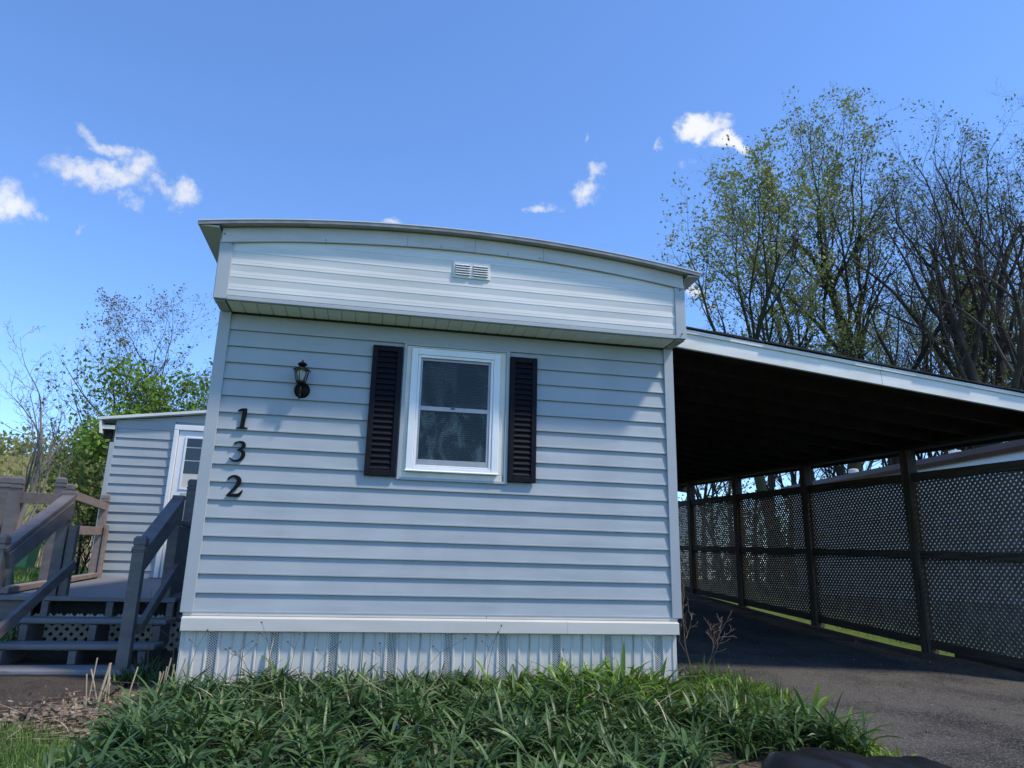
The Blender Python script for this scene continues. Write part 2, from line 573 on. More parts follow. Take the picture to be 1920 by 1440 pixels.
n2 = n.new('ShaderNodeTexNoise')
n2.inputs['Scale'].default_value = 45
n2.inputs['Detail'].default_value = 6
l.new(ge.outputs['Position'], n1.inputs['Vector'])
l.new(ge.outputs['Position'], n2.inputs['Vector'])
ad = n.new('ShaderNodeMath')
ad.operation = 'ADD'
l.new(at.outputs['Fac'], ad.inputs[0])
ns = n.new('ShaderNodeMath')
ns.operation = 'MULTIPLY_ADD'
l.new(n1.outputs['Fac'], ns.inputs[0])
ns.inputs[1].default_value = 1.0
ns.inputs[2].default_value = -0.5
l.new(ns.outputs[0], ad.inputs[1])
mr = n.new('ShaderNodeMapRange')
mr.inputs['From Min'].default_value = 0.3
mr.inputs['From Max'].default_value = 0.7
l.new(ad.outputs[0], mr.inputs['Value'])
gr = n.new('ShaderNodeMix')
gr.data_type = 'RGBA'
gr.inputs[6].default_value = (0.055, 0.105, 0.020, 1)
gr.inputs[7].default_value = (0.12, 0.16, 0.045, 1)
l.new(n2.outputs['Fac'], gr.inputs[0])
so = n.new('ShaderNodeMix')
so.data_type = 'RGBA'
so.inputs[6].default_value = (0.055, 0.042, 0.030, 1)
so.inputs[7].default_value = (0.17, 0.135, 0.10, 1)
l.new(n2.outputs['Fac'], so.inputs[0])
mx = n.new('ShaderNodeMix')
mx.data_type = 'RGBA'
l.new(mr.outputs[0], mx.inputs[0])
l.new(gr.outputs[2], mx.inputs[6])
l.new(so.outputs[2], mx.inputs[7])
l.new(mx.outputs[2], bs.inputs['Base Color'])
bp = n.new('ShaderNodeBump')
bp.inputs['Strength'].default_value = 0.7
bp.inputs['Distance'].default_value = 0.02
l.new(n2.outputs['Fac'], bp.inputs['Height'])
l.new(bp.outputs[0], bs.inputs['Normal'])
ground.data.materials.append(gm)


def asphalt(name, base, pale, dark):
    """Worn asphalt: pale stone chips in a dark binder, brown dust in patches, darker old stains."""
    m = bpy.data.materials.new(name)
    m.use_nodes = True
    n, l = m.node_tree.nodes, m.node_tree.links
    bs = n['Principled BSDF']
    bs.inputs['Roughness'].default_value = 0.9
    bs.inputs['Specular IOR Level'].default_value = 0.2
    ge = n.new('ShaderNodeNewGeometry')
    vo = n.new('ShaderNodeTexVoronoi')
    vo.inputs['Scale'].default_value = 120
    l.new(ge.outputs['Position'], vo.inputs['Vector'])
    chip = n.new('ShaderNodeMapRange')
    chip.inputs['From Min'].default_value = 0.62
    chip.inputs['From Max'].default_value = 0.95
    sep = n.new('ShaderNodeSeparateColor')
    l.new(vo.outputs['Color'], sep.inputs[0])
    l.new(sep.outputs[0], chip.inputs['Value'])
    no = n.new('ShaderNodeTexNoise')
    no.inputs['Scale'].default_value = 1.1
    no.inputs['Detail'].default_value = 7
    no.inputs['Roughness'].default_value = 0.6
    l.new(ge.outputs['Position'], no.inputs['Vector'])
    st = n.new('ShaderNodeMapRange')
    st.inputs['From Min'].default_value = 0.40
    st.inputs['From Max'].default_value = 0.62
    l.new(no.outputs['Fac'], st.inputs['Value'])
    a = n.new('ShaderNodeMix')
    a.data_type = 'RGBA'
    l.new(st.outputs[0], a.inputs[0])
    a.inputs[6].default_value = dark + (1,)
    a.inputs[7].default_value = base + (1,)
    b = n.new('ShaderNodeMix')
    b.data_type = 'RGBA'
    fm = n.new('ShaderNodeMath')
    fm.operation = 'MULTIPLY'
    l.new(chip.outputs[0], fm.inputs[0])
    fm.inputs[1].default_value = 0.55
    l.new(fm.outputs[0], b.inputs[0])
    l.new(a.outputs[2], b.inputs[6])
    b.inputs[7].default_value = pale + (1,)
    # hairline cracks
    wv = n.new('ShaderNodeTexNoise')
    wv.inputs['Scale'].default_value = 2.3
    wv.inputs['Detail'].default_value = 6
    l.new(ge.outputs['Position'], wv.inputs['Vector'])
    wm = n.new('ShaderNodeVectorMath')
    wm.operation = 'MULTIPLY_ADD'
    l.new(wv.outputs['Color'], wm.inputs[0])
    wm.inputs[1].default_value = (0.9, 0.9, 0.9)
    l.new(ge.outputs['Position'], wm.inputs[2])
    cr = n.new('ShaderNodeTexVoronoi')
    cr.feature = 'DISTANCE_TO_EDGE'
    cr.inputs['Scale'].default_value = 0.75
    l.new(wm.outputs[0], cr.inputs['Vector'])
    ck = n.new('ShaderNodeMapRange')
    ck.inputs['From Min'].default_value = 0.003
    ck.inputs['From Max'].default_value = 0.012
    ck.inputs['To Min'].default_value = 0.40
    ck.inputs['To Max'].default_value = 0.0
    l.new(cr.outputs['Distance'], ck.inputs['Value'])
    c2 = n.new('ShaderNodeMix')
    c2.data_type = 'RGBA'
    l.new(ck.outputs[0], c2.inputs[0])
    l.new(b.outputs[2], c2.inputs[6])
    c2.inputs[7].default_value = (0.012, 0.011, 0.010, 1)
    l.new(c2.outputs[2], bs.inputs['Base Color'])
    bp = n.new('ShaderNodeBump')
    bp.inputs['Strength'].default_value = 0.9
    bp.inputs['Distance'].default_value = 0.006
    l.new(vo.outputs['Distance'], bp.inputs['Height'])
    l.new(bp.outputs[0], bs.inputs['Normal'])
    MATS[name] = m


asphalt('asphalt', (0.075, 0.070, 0.064), (0.20, 0.185, 0.165), (0.022, 0.022, 0.022))
asphalt('asphalt_path', (0.060, 0.047, 0.036), (0.13, 0.105, 0.08), (0.028, 0.022, 0.018))
dy = np.concatenate([np.arange(-14, -4, 0.5), np.arange(-4, 2, 0.08), np.arange(2, 11.01, 0.3)])
du = np.linspace(0, 1, 41)
rag = np.random.default_rng(5)
edge = drive_edge(dy) + np.convolve(rag.normal(0, 0.06, len(dy) + 4), np.ones(5) / 5, 'valid')
DX = edge[:, None] + (7.62 - edge)[:, None] * du[None, :]
DY = dy[:, None] + 0 * DX
DZ = ground_z(DX, DY) + 0.006
drive = fast('driveway', np.stack([DX, DY, DZ], -1).reshape(-1, 3), grid_faces(len(du), len(dy)), 'asphalt', None, True)
tag(drive, kind='structure')
px_, py_ = np.linspace(-3.4, -0.42, 30), np.linspace(-0.62, 0.62, 16)
PX, PY = np.meshgrid(px_, py_)
ragx = np.convolve(rag.normal(0, 0.07, 34), np.ones(5) / 5, 'valid')
PY = PY + np.where(np.arange(16)[:, None] < 3, ragx[None, :], 0)
path = fast('path', np.stack([PX, PY, ground_z(PX, PY) + 0.006], -1).reshape(-1, 3), grid_faces(30, 16), 'asphalt_path', None, True)
tag(path, kind='structure')
slab = obj('paving_edge', MB().extr([(-1.9, -0.93), (-0.80, -0.80), (-0.72, -0.66), (-1.9, -0.70)], gz(-1, -0.8) - 0.05, gz(-1, -0.8) + 0.012, 'xy'), 'concrete', bevel=0.006)
tag(slab, kind='structure')

# a wooded hill far to the left
hx = np.linspace(-260, 40, 60)
hy = np.linspace(90, 300, 40)
HX, HY = np.meshgrid(hx, hy)


def hill_z(x, y):
    return 22 * np.exp(-((x + 75) / 60) ** 2 - ((y - 190) / 70) ** 2) + 10 * np.exp(-((x + 20) / 70) ** 2 - ((y - 210) / 60) ** 2) - 0.6


hill = fast('hill', np.stack([HX, HY, hill_z(HX, HY)], -1).reshape(-1, 3), grid_faces(60, 40), 'leaf_far', None, True)
tag(hill, kind='structure')


# ------------------------------------------------------------------ the mobile home
home = thing('mobile_home', (1.73, 0.0, -0.52), 'pale blue single-wide mobile home with curved roof and white skirting', 'house')
E5 = 0.127
XR = 3.461
obj('end_wall', MB().box(-0.07, 3.525, 0.004, 0.06, -0.02, 2.66), 'siding_trim', home)
obj('side_wall', MB().box(-0.072, -0.02, 0.06, 15.0, -0.5, 2.70), 'siding_trim', home)
obj('side_wall', MB().box(3.475, 3.527, 0.06, 15.0, -0.5, 2.70), 'siding_trim', home)
obj('back_wall', MB().box(-0.02, 3.475, 14.94, 15.0, -0.5, 2.70), 'siding_trim', home)
obj('floor_frame', MB().box(-0.02, 3.475, 0.07, 14.93, -0.16, -0.06), 'room_dark', home)


def board(x0, x1, z0, z1, y=0.0, m='siding', parent=None):
    """One lapped course: face leaning out to a rounded butt edge with a dark return beneath."""
    b = MB().extr([(y - 0.0210, z0 + 0.007), (y - 0.0225, z0 + 0.002), (y - 0.0225, z0 - 0.0065), (y - 0.0208, z0 - 0.0070), (y - 0.0198, z0 + 0.008),
                   (y - 0.0025, z0 + 0.010), (y + 0.002, z0 + 0.010), (y + 0.002, z1 + 0.006), (y - 0.0040, z1 + 0.006)], x0, x1, 'yz')
    return obj('siding_board', b, m, parent)


for k in range(17):
    z0, z1 = k * E5, min((k + 1) * E5, 2.166)
    if 8 <= k <= 15:
        board(0.0, 1.309, z0, z1, 0, 'siding', home)
        board(2.144, XR, z0, z1, 0, 'siding', home)
    else:
        board(0.0, XR, z0, z1, 0, 'siding', home)
for x0, x1 in ((-0.084, 0.0), (XR, 3.541)):
    obj('corner_post', MB().box(x0, x1, -0.033, 0.004, -0.008, 2.158), 'siding_trim', home, bevel=0.003)
obj('starter_strip', MB().box(-0.066, 2.02, -0.020, 0.004, -0.028, -0.006), 'skirt_cap', home, bevel=0.002)
obj('starter_strip', MB().box(2.022, 3.51, -0.020, 0.004, -0.028, -0.006), 'skirt_cap', home, bevel=0.002)
obj('skirt_cap', MB().extr([(-0.02, -0.030), (-0.058, -0.040), (-0.060, -0.044), (-0.060, -0.124), (-0.048, -0.127), (0.0, -0.127), (0.0, -0.030)],
                           -0.061, 2.62, 'yz'), 'skirt_cap', home, bevel=0.0015)
obj('skirt_cap', MB().extr([(-0.02, -0.0305), (-0.057, -0.0405), (-0.059, -0.0445), (-0.059, -0.1245), (-0.047, -0.1275), (0.0, -0.1275), (0.0, -0.0305)],
                           2.621, 3.503, 'yz'), 'skirt_cap', home, bevel=0.0015)
# ribbed skirting: one panel per 0.4 m, each with one perforated strip
PER = 0.4


def skirt_profile(xa, xb):
    """Depth profile of the ribbed sheet between xa and xb."""
    pts = []
    k0 = math.floor((xa - 0.15) / 0.08) - 1
    for k in range(k0, k0 + 12):
        c = 0.15 + 0.08 * k + 0.04
        rib = [(c - 0.013, -0.008), (c - 0.007, -0.019), (c + 0.005, -0.019), (c + 0.009, -0.008)]
        if k % 2:
            rib = [(c - 0.010, -0.008), (c - 0.006, -0.016), (c + 0.001, -0.016), (c + 0.007, -0.006), (c + 0.012, -0.008)]
        pts += rib
    pts = [p for p in pts if xa < p[0] < xb]
    return [(xa, -0.008)] + pts + [(xb, -0.008)]


sk_edges = [-0.056] + [0.15 - 0.2 + PER * i for i in range(1, 9)] + [3.486]
for i in range(len(sk_edges) - 1):
    xa, xb = sk_edges[i] + 0.0004, sk_edges[i + 1] - 0.0004
    pr = skirt_profile(xa, xb)
    b = MB()
    nn = len(pr)
    b.add([(x, y, z) for z in (-0.60, -0.124) for x, y in pr] + [(x, 0.0, z) for z in (-0.60, -0.124) for x in (xa, xb)],
          [(j, j + 1, nn + j + 1, nn + j) for j in range(nn - 1)])
    sp = obj('skirt_panel', b, 'skirt', home)
    cx = 0.15 + PER * i
    if i < 9:
        vb = MB()
        for r in range(26):
            for c_ in range(5):
                xx = cx - 0.021 + c_ * 0.0105
                zz = -0.135 - r * 0.0165 - (0.008 if c_ % 2 else 0)
                vb.add([(xx - 0.0034, -0.0095, zz), (xx + 0.0034, -0.0095, zz), (xx + 0.0034, -0.0095, zz - 0.0085), (xx - 0.0034, -0.0095, zz - 0.0085)],
                       [(0, 1, 2, 3)])
        tag(obj('vent_slots', vb, 'slot_dark', sp), kind='stuff')
obj('skirt_return', MB().box(3.4865, 3.496, 0.0, 15.0, -0.55, -0.03), 'skirt', home)
obj('skirt_return', MB().box(-0.062, -0.0565, 0.0, 15.0, -0.55, -0.03), 'skirt', home)
obj('skirt_corner', MB().box(3.468, 3.4955, -0.0125, -0.0005, -0.60, -0.126), 'skirt_cap', home, bevel=0.002)
obj('skirt_corner', MB().box(-0.0615, -0.036, -0.0125, -0.0005, -0.60, -0.126), 'skirt_cap', home, bevel=0.002)

# ---- projecting gable box with curved top
YB = -0.27
XM = 1.73


def arc_low(x):
    return 2.735 - 0.040 * (x - XM) ** 2


def arc_top(x):
    return 2.850 - 0.040 * (x - XM) ** 2


xs = np.linspace(-0.075, 3.538, 25)
b = MB()
pol = [(-0.075, 2.19)] + [(float(x), float(arc_top(x)) - 0.004) for x in xs] + [(3.538, 2.19)]
obj('gable_core', b.extr(pol, YB + 0.016, 0.003, 'xz'), 'siding_trim', home)  # unseen solid core behind the panels, added to block light
z_hi = 2.80
k = 0
while True:
    zt = 2.195 + 0.1 * (k + 1)
    zb = 2.195 + 0.1 * k
    if zb > 2.73:
        break
    xs2 = np.linspace(0.004, 3.466, 29)
    b = MB()
    prof = [(zb, -0.003), (zb + 0.050, -0.0065), (zb + 0.0515, -0.0085), (zb + 0.074, -0.0060), (zb + 0.0755, -0.0070), (zb + 0.078, -0.0056), (zt, -0.003)]
    vs, fs = [], []
    for x in xs2:
        lim = float(arc_low(x)) + 0.02
        for z, y in prof:
            vs.append((x, YB + y, min(z, max(lim, zb + 0.001))))
    npf = len(prof)
    for i in range(len(xs2) - 1):
        for j in range(npf - 1):
            fs.append((i * npf + j, (i + 1) * npf + j, (i + 1) * npf + j + 1, i * npf + j + 1))
    obj('panel_strip', b.add(vs, fs), 'panel_white', home)
    k += 1
for xa, xb, dy_ in ((-0.080, 1.268, 0.0), (1.2690, 1.796, -0.0015), (1.797, 2.349, 0.0005), (2.350, 3.540, -0.001)):
    xs3 = np.linspace(xa, xb, 9)
    pol = [(float(x), float(arc_low(x))) for x in xs3] + [(float(x), float(arc_top(x)) - 0.003) for x in xs3[::-1]]
    fb = obj('fascia_board', MB().extr(pol, YB - 0.024 + dy_, YB - 0.0125, 'xz'), 'fascia_metal', home, bevel=0.002)
    pol = [(float(x), float(arc_low(x)) - 0.006) for x in xs3] + [(float(x), float(arc_low(x)) + 0.012) for x in xs3[::-1]]
    obj('fascia_lip', MB().extr(pol, YB - 0.029 + dy_, YB - 0.0135, 'xz'), 'fascia_metal', fb, bevel=0.002)
for x0, x1 in ((-0.086, 0.006), (3.464, 3.552)):
    obj('corner_trim', MB().box(x0, x1, YB - 0.0185, YB + 0.018, 2.168, 2.628), 'siding_trim', home, bevel=0.003)
    xo = x0 if x0 < 0 else x1
    obj('side_trim', MB().box(xo - 0.004 if x0 < 0 else xo + 0.0015, xo - 0.0015 if x0 < 0 else xo + 0.004, YB - 0.010, 0.02, 2.175, 2.70), 'fascia_metal', home)
obj('bottom_trim', MB().box(0.0065, 3.4635, YB - 0.0195, YB + 0.018, 2.164, 2.1945), 'siding_trim', home, bevel=0.003)
obj('bottom_seam', MB().box(0.0068, 3.4632, YB - 0.0150, YB - 0.001, 2.1948, 2.1985), 'slot_dark', home)
for xs_, sgn in ((-0.084, 1), (3.550, -1)):
    obj('soffit_corner', MB().extr([(xs_, YB + 0.019), (xs_ + sgn * 0.075, YB + 0.019), (xs_ + sgn * 0.075, -0.03), (xs_ + sgn * 0.012, -0.005)], 2.160, 2.170, 'xy'),
        'siding_trim', home)
nx = 34
sxs = np.linspace(0.0, 3.464, nx + 1)
for i in range(nx):
    a, c_ = float(sxs[i]), float(sxs[i + 1])
    b = MB().extr([(a + 0.0012, 2.168), (a + 0.007, 2.1625), (c_ - 0.003, 2.1625), (c_ - 0.0012, 2.168), (c_ - 0.0012, 2.178), (a + 0.0012, 2.178)], YB + 0.0195, -0.030, 'xz')
    obj('soffit_panel', b, 'soffit', home)
obj('soffit_groove', MB().box(0.0, 3.464, YB + 0.02, -0.028, 2.1785, 2.186), 'slot_dark', home)
obj('soffit_gap_shade', MB().box(0.001, 3.460, -0.0295, -0.006, 2.153, 2.1665), 'slot_dark', home)  # solid dark strip standing in for the shaded gap at the wall
# screws in the trim
for x, z in ((-0.062, 2.668), (0.66, 2.70), (1.53, 2.746), (2.06, 2.742), (2.32, 2.735), (0.0, 2.600), (3.51, 2.59), (3.515, 2.21)):
    zz = z
    obj('screw', MB().extr([(x + 0.006 * math.cos(a), zz + 0.006 * math.sin(a)) for a in np.linspace(0, 2 * math.pi, 9)[:-1]], YB - 0.0315, YB - 0.017, 'xz'), 'roof_lip', home)
# louvred gable vent
v = obj('gable_vent', MB().box(1.634, 1.924, YB - 0.0165, YB - 0.002, 2.509, 2.644), 'vent_white', home, bevel=0.003)
for c0, c1 in ((1.650, 1.768), (1.790, 1.908)):
    obj('vent_recess', MB().box(c0 - 0.001, c1 + 0.001, YB - 0.0172, YB - 0.0160, 2.527, 2.626), 'sash_grey', v)
    for j in range(5):
        z0 = 2.530 + j * 0.0195
        obj('vent_louvre', MB().extr([(YB - 0.0175, z0 + 0.016), (YB - 0.031, z0 + 0.003), (YB - 0.030, z0), (YB - 0.0175, z0 + 0.011)], c0, c1, 'yz'), 'vent_white', v)
# roof
xr = np.linspace(-0.240, 3.668, 33)


def roof_z(x):
    return 2.852 - 0.040 * (x - XM) ** 2


und = [(float(x), float(roof_z(x))) for x in xr]
obj('roof', MB().extr(und + [(p[0], p[1] + 0.016) for p in und[::-1]], YB - 0.085, 15.15, 'xz'), 'roof_metal', home)
obj('roof_edge', MB().extr([(p[0], p[1] - 0.006) for p in und] + [(p[0], p[1] + 0.0205) for p in und[::-1]], YB - 0.096, YB - 0.0855, 'xz'), 'roof_lip', home)
obj('roof_edge_cap', MB().extr([(p[0], p[1] + 0.021) for p in und] + [(p[0], p[1] + 0.028) for p in und[::-1]], YB - 0.100, YB - 0.02, 'xz'), 'panel_white', home)
for xa, xb in ((-0.240, -0.0905), (3.5565, 3.668)):
    ys_ = np.linspace(YB - 0.07, 14.8, 60)
    obj('eave_soffit', MB().box(xa + 0.004, xb - 0.004, YB - 0.080, 15.0, 2.690, 2.702), 'fascia_metal', home)

# ---- window with casing, sashes and blind
w = obj('window', MB().box(1.329, 1.366, -0.022, 0.0035, 1.020, 1.998).box(2.070, 2.118, -0.022, 0.0035, 1.020, 1.998)
        .box(1.329, 2.118, -0.0215, 0.0035, 1.9985, 2.010).box(1.329, 2.112, -0.0235, 0.0035, 0.975, 1.0195), 'frame_cream', home, bevel=0.003)
obj('channel_trim', MB().box(1.306, 1.3285, -0.034, 0.0, 0.957, 2.024), 'siding_trim', w, bevel=0.002)
obj('channel_trim', MB().box(2.1185, 2.146, -0.034, 0.0, 0.957, 2.024), 'siding_trim', w, bevel=0.002)
obj('channel_trim', MB().box(1.329, 2.118, -0.0345, 0.0, 0.9565, 0.9745), 'siding_trim', w, bevel=0.002)
obj('channel_trim', MB().box(1.329, 2.118, -0.034, 0.0, 2.0105, 2.0245), 'siding_trim', w, bevel=0.002)
cs = MB()
for o0, i0, y0, y1 in ((0.0, 0.052, -0.044, 0.0), (0.0525, 0.074, -0.037, 0.0)):
    xa, xb, za, zb = 1.3665 + o0, 2.0695 - o0, 1.0205 + o0 * 0.72, 1.990 - o0
    d = i0 - o0
    dz = d * 0.72
    cs.box(xa, xa + d, y0, y1, za, zb).box(xb - d, xb, y0, y1, za, zb)
    cs.box(xa + d + 0.0003, xb - d - 0.0003, y0 + 0.0004, y1, zb - d, zb).box(xa + d + 0.0003, xb - d - 0.0003, y0 + 0.0004, y1, za, za + dz)
obj('casing', cs, 'frame_white', w, bevel=0.004)
obj('sill', MB().extr([(-0.058, 1.0195), (-0.060, 1.027), (-0.0445, 1.036), (-0.0445, 1.0195)], 1.362, 2.074, 'yz'), 'frame_white', w, bevel=0.002)
ox0, ox1, oz0, oz1 = 1.4410, 1.9950, 1.0745, 1.9155
zm = 1.512


def sash(xa, xb, za, zb, y0, y1, tl, tr, tb, tt):
    return (MB().box(xa, xa + tl, y0, y1, za, zb).box(xb - tr, xb, y0, y1, za, zb)
            .box(xa + tl + 0.0003, xb - tr - 0.0003, y0 - 0.0004, y1, za, za + tb).box(xa + tl + 0.0003, xb - tr - 0.0003, y0 - 0.0004, y1, zb - tt, zb))


obj('sash', sash(ox0, ox1, zm + 0.0, oz1, -0.016, -0.004, 0.016, 0.016, 0.016, 0.018), 'sash_grey', w, bevel=0.0015)
obj('sash', sash(ox0, ox1, oz0, zm + 0.018, -0.030, -0.0165, 0.015, 0.020, 0.042, 0.034), 'sash_grey', w, bevel=0.0015)
obj('sash_latch', MB().box(1.69, 1.72, -0.037, -0.031, zm + 0.004, zm + 0.013), 'black_metal', w, bevel=0.002)
obj('pane', MB().box(ox0 + 0.016, ox1 - 0.016, -0.0100, -0.0070, zm + 0.016, oz1 - 0.018), None, w)
obj('pane', MB().box(ox0 + 0.015, ox1 - 0.020, -0.0240, -0.0210, oz0 + 0.042, zm - 0.016), None, w)
gl = bpy.data.materials.new('window_glass')
gl.use_nodes = True
n, l = gl.node_tree.nodes, gl.node_tree.links
tr = n.new('ShaderNodeBsdfTransparent')
tr.inputs[0].default_value = (0.80, 0.82, 0.80, 1)
gs = n.new('ShaderNodeBsdfGlossy')
gs.inputs['Roughness'].default_value = 0.02
fr = n.new('ShaderNodeFresnel')
fr.inputs['IOR'].default_value = 1.33
ms = n.new('ShaderNodeMixShader')
l.new(fr.outputs[0], ms.inputs[0])
l.new(tr.outputs[0], ms.inputs[1])
l.new(gs.outputs[0], ms.inputs[2])
l.new(ms.outputs[0], n['Material Output'].inputs[0])
MATS['glass'] = gl
for o in bpy.data.objects:
    if o.name.startswith('pane') and o.type == 'MESH' and not o.data.materials:
        o.data.materials.append(gl)
bl = MB()
for j in range(54):
    z = 1.085 + j * 0.0155
    bl.extr([(0.012, z + 0.0125), (0.004, z), (0.005, z - 0.0006), (0.013, z + 0.0119)], ox0 + 0.004, ox1 - 0.004, 'yz')
tag(obj('blind', bl, 'blind', w), kind='stuff')
obj('room_shade', MB().box(ox0 - 0.03, ox1 + 0.03, 0.016, 0.018, oz0 - 0.03, oz1 + 0.03), 'room_dark', w)  # thin dark sheet standing in for the unlit interior
# end_wall gets a real opening: rebuild it around the window
for o in list(home.children):
    if o.name.startswith('end_wall'):
        bpy.data.objects.remove(o)
obj('end_wall', MB().box(-0.07, 1.36, 0.004, 0.06, -0.02, 2.66).box(2.07, 3.525, 0.004, 0.06, -0.02, 2.66)
    .box(1.3602, 2.0698, 0.004, 0.06, -0.02, 1.06).box(1.3602, 2.0698, 0.004, 0.06, 1.93, 2.66), 'siding_trim', home)
# crumpled clear film between blind and glass
fl = bpy.data.materials.new('clear_film')
fl.use_nodes = True
n, l = fl.node_tree.nodes, fl.node_tree.links
tr = n.new('ShaderNodeBsdfTransparent')
gs = n.new('ShaderNodeBsdfPrincipled')
gs.inputs['Base Color'].default_value = (0.55, 0.58, 0.57, 1)
gs.inputs['Roughness'].default_value = 0.22
gs.inputs['Specular IOR Level'].default_value = 0.8
ge = n.new('ShaderNodeNewGeometry')
mp = n.new('ShaderNodeMapping')
mp.inputs['Scale'].default_value = (9, 4, 4.2)
mp.inputs['Rotation'].default_value = (0, 0.5, 0)
l.new(ge.outputs['Position'], mp.inputs['Vector'])
no = n.new('ShaderNodeTexNoise')
no.inputs['Scale'].default_value = 1.0
no.inputs['Detail'].default_value = 5
no.inputs['Distortion'].default_value = 1.1
l.new(mp.outputs[0], no.inputs['Vector'])
mr = n.new('ShaderNodeMapRange')  # pale noise streaks painted as highlights on the creases
mr.inputs['From Min'].default_value = 0.47
mr.inputs['From Max'].default_value = 0.66
mr.inputs['To Max'].default_value = 0.58
l.new(no.outputs['Fac'], mr.inputs['Value'])
sx_ = n.new('ShaderNodeSeparateXYZ')
l.new(ge.outputs['Position'], sx_.inputs[0])
hz_ = n.new('ShaderNodeMapRange')                      # bunched in the lower sash, so its painted highlights strengthen there
hz_.inputs['From Min'].default_value = 1.35
hz_.inputs['From Max'].default_value = 1.60
hz_.inputs['To Min'].default_value = 1.0
hz_.inputs['To Max'].default_value = 0.25
l.new(sx_.outputs['Z'], hz_.inputs['Value'])
fm_ = n.new('ShaderNodeMath')
fm_.operation = 'MULTIPLY'
l.new(mr.outputs[0], fm_.inputs[0])
l.new(hz_.outputs[0], fm_.inputs[1])
ms = n.new('ShaderNodeMixShader')
l.new(fm_.outputs[0], ms.inputs[0])
l.new(tr.outputs[0], ms.inputs[1])
l.new(gs.outputs[0], ms.inputs[2])
l.new(ms.outputs[0], n['Material Output'].inputs[0])
MATS['film'] = fl
fr_ = np.random.default_rng(11)
nxg, nzg = 34, 50
FX, FZ = np.meshgrid(np.linspace(ox0 + 0.012, ox1 - 0.012, nxg), np.linspace(oz0 + 0.03, oz1 - 0.02, nzg))
FY = 0.000 + 0.0015 * np.sin(FX * 60 + 9 * np.sin(FZ * 14)) + 0.0012 * fr_.normal(size=FX.shape)
obj_f = fast('film', np.stack([FX, FY, FZ], -1).reshape(-1, 3), grid_faces(nxg, nzg), 'film', w)

# ---- louvred shutters
for x0, x1, z0, z1, nl in ((1.066, 1.298, 0.975, 1.986, 21), (2.150, 2.370, 0.975, 1.978, 21)):
    sw = 0.041
    sh = obj('shutter', MB().box(x0, x0 + sw, -0.050, -0.0228, z0, z1).box(x1 - sw, x1, -0.050, -0.0228, z0, z1)
             .box(x0 + sw + 0.0003, x1 - sw - 0.0003, -0.0496, -0.0228, z0, z0 + 0.045).box(x0 + sw + 0.0003, x1 - sw - 0.0003, -0.0496, -0.0228, z1 - 0.045, z1), 'shutter', home, bevel=0.004)
    obj('shutter_back', MB().box(x0 + sw + 0.0005, x1 - sw - 0.0005, -0.0275, -0.0232, z0 + 0.0455, z1 - 0.0455), 'shutter', sh)
    st = (z1 - z0 - 0.092) / nl
    for j in range(nl):
        zz = z0 + 0.046 + j * st
        obj('slat', MB().extr([(-0.0278, zz + st * 0.98), (-0.0445, zz + st * 0.22), (-0.0448, zz + st * 0.10), (-0.041, zz + st * 0.05), (-0.0278, zz + st * 0.60)],
                              x0 + sw + 0.0006, x1 - sw - 0.0006, 'yz'), 'shutter', sh)

# ---- carriage lantern on the wall
lamp = thing('wall_lantern', (0.565, -0.016, 1.60), 'black carriage lantern with clear glass and bulb on the blue siding', 'lamp')
ly = -0.105
lx = 0.560
obj('back_plate', MB().rings([[(0.567 + r * math.cos(a), y, 1.590 + r * 1.05 * math.sin(a)) for a in np.linspace(0, 2 * math.pi, 25)[:-1]]
                              for y, r in ((-0.0175, 0.058), (-0.026, 0.058), (-0.034, 0.048), (-0.040, 0.028), (-0.042, 0.012))]), 'black_metal', lamp, True)
obj('arm', MB().tube([(lx + 0.004, -0.036, 1.575), (lx + 0.002, -0.065, 1.555), (lx, ly + 0.012, 1.556), (lx, ly, 1.575), (lx, ly, 1.632)], 0.009, 8), 'black_metal', lamp, True)
obj('finial', MB().lathe(lx, ly, [(1.497, 0.002), (1.503, 0.005), (1.510, 0.003), (1.517, 0.012), (1.527, 0.016), (1.535, 0.008), (1.545, 0.010), (1.632, 0.013)], 14), 'black_metal', lamp, True)
obj('cage_base', MB().lathe(lx, ly, [(1.618, 0.010), (1.622, 0.032), (1.634, 0.036), (1.640, 0.034)], 6, 0.3), 'black_metal', lamp)
cg = MB()
for i in range(6):
    a = 0.3 + 2 * math.pi * i / 6
    a2 = 0.3 + 2 * math.pi * (i + 1) / 6
    p0 = (lx + 0.035 * math.cos(a), ly + 0.035 * math.sin(a), 1.636)
    p1 = (lx + 0.056 * math.cos(a), ly + 0.056 * math.sin(a), 1.728)
    p2 = (lx + 0.056 * math.cos(a2), ly + 0.056 * math.sin(a2), 1.728)
    cg.tube([p0, p1], 0.0030, 5)
    cg.tube([p1, p2], 0.0035, 5)
    cg.tube([p1, (lx + 0.064 * math.cos(a), ly + 0.064 * math.sin(a), 1.724), (lx + 0.066 * math.cos(a), ly + 0.066 * math.sin(a), 1.715)], 0.0032, 5)
obj('cage', cg, 'black_metal', lamp)
lg = bpy.data.materials.new('lantern_glass')
lg.use_nodes = True
n, l = lg.node_tree.nodes, lg.node_tree.links
tr = n.new('ShaderNodeBsdfTransparent')
tr.inputs[0].default_value = (0.78, 0.80, 0.82, 1)
gs = n.new('ShaderNodeBsdfGlossy')
gs.inputs['Roughness'].default_value = 0.05
ms = n.new('ShaderNodeMixShader')
ms.inputs[0].default_value = 0.12
l.new(tr.outputs[0], ms.inputs[1])
l.new(gs.outputs[0], ms.inputs[2])
l.new(ms.outputs[0], n['Material Output'].inputs[0])
MATS['lantern_glass'] = lg
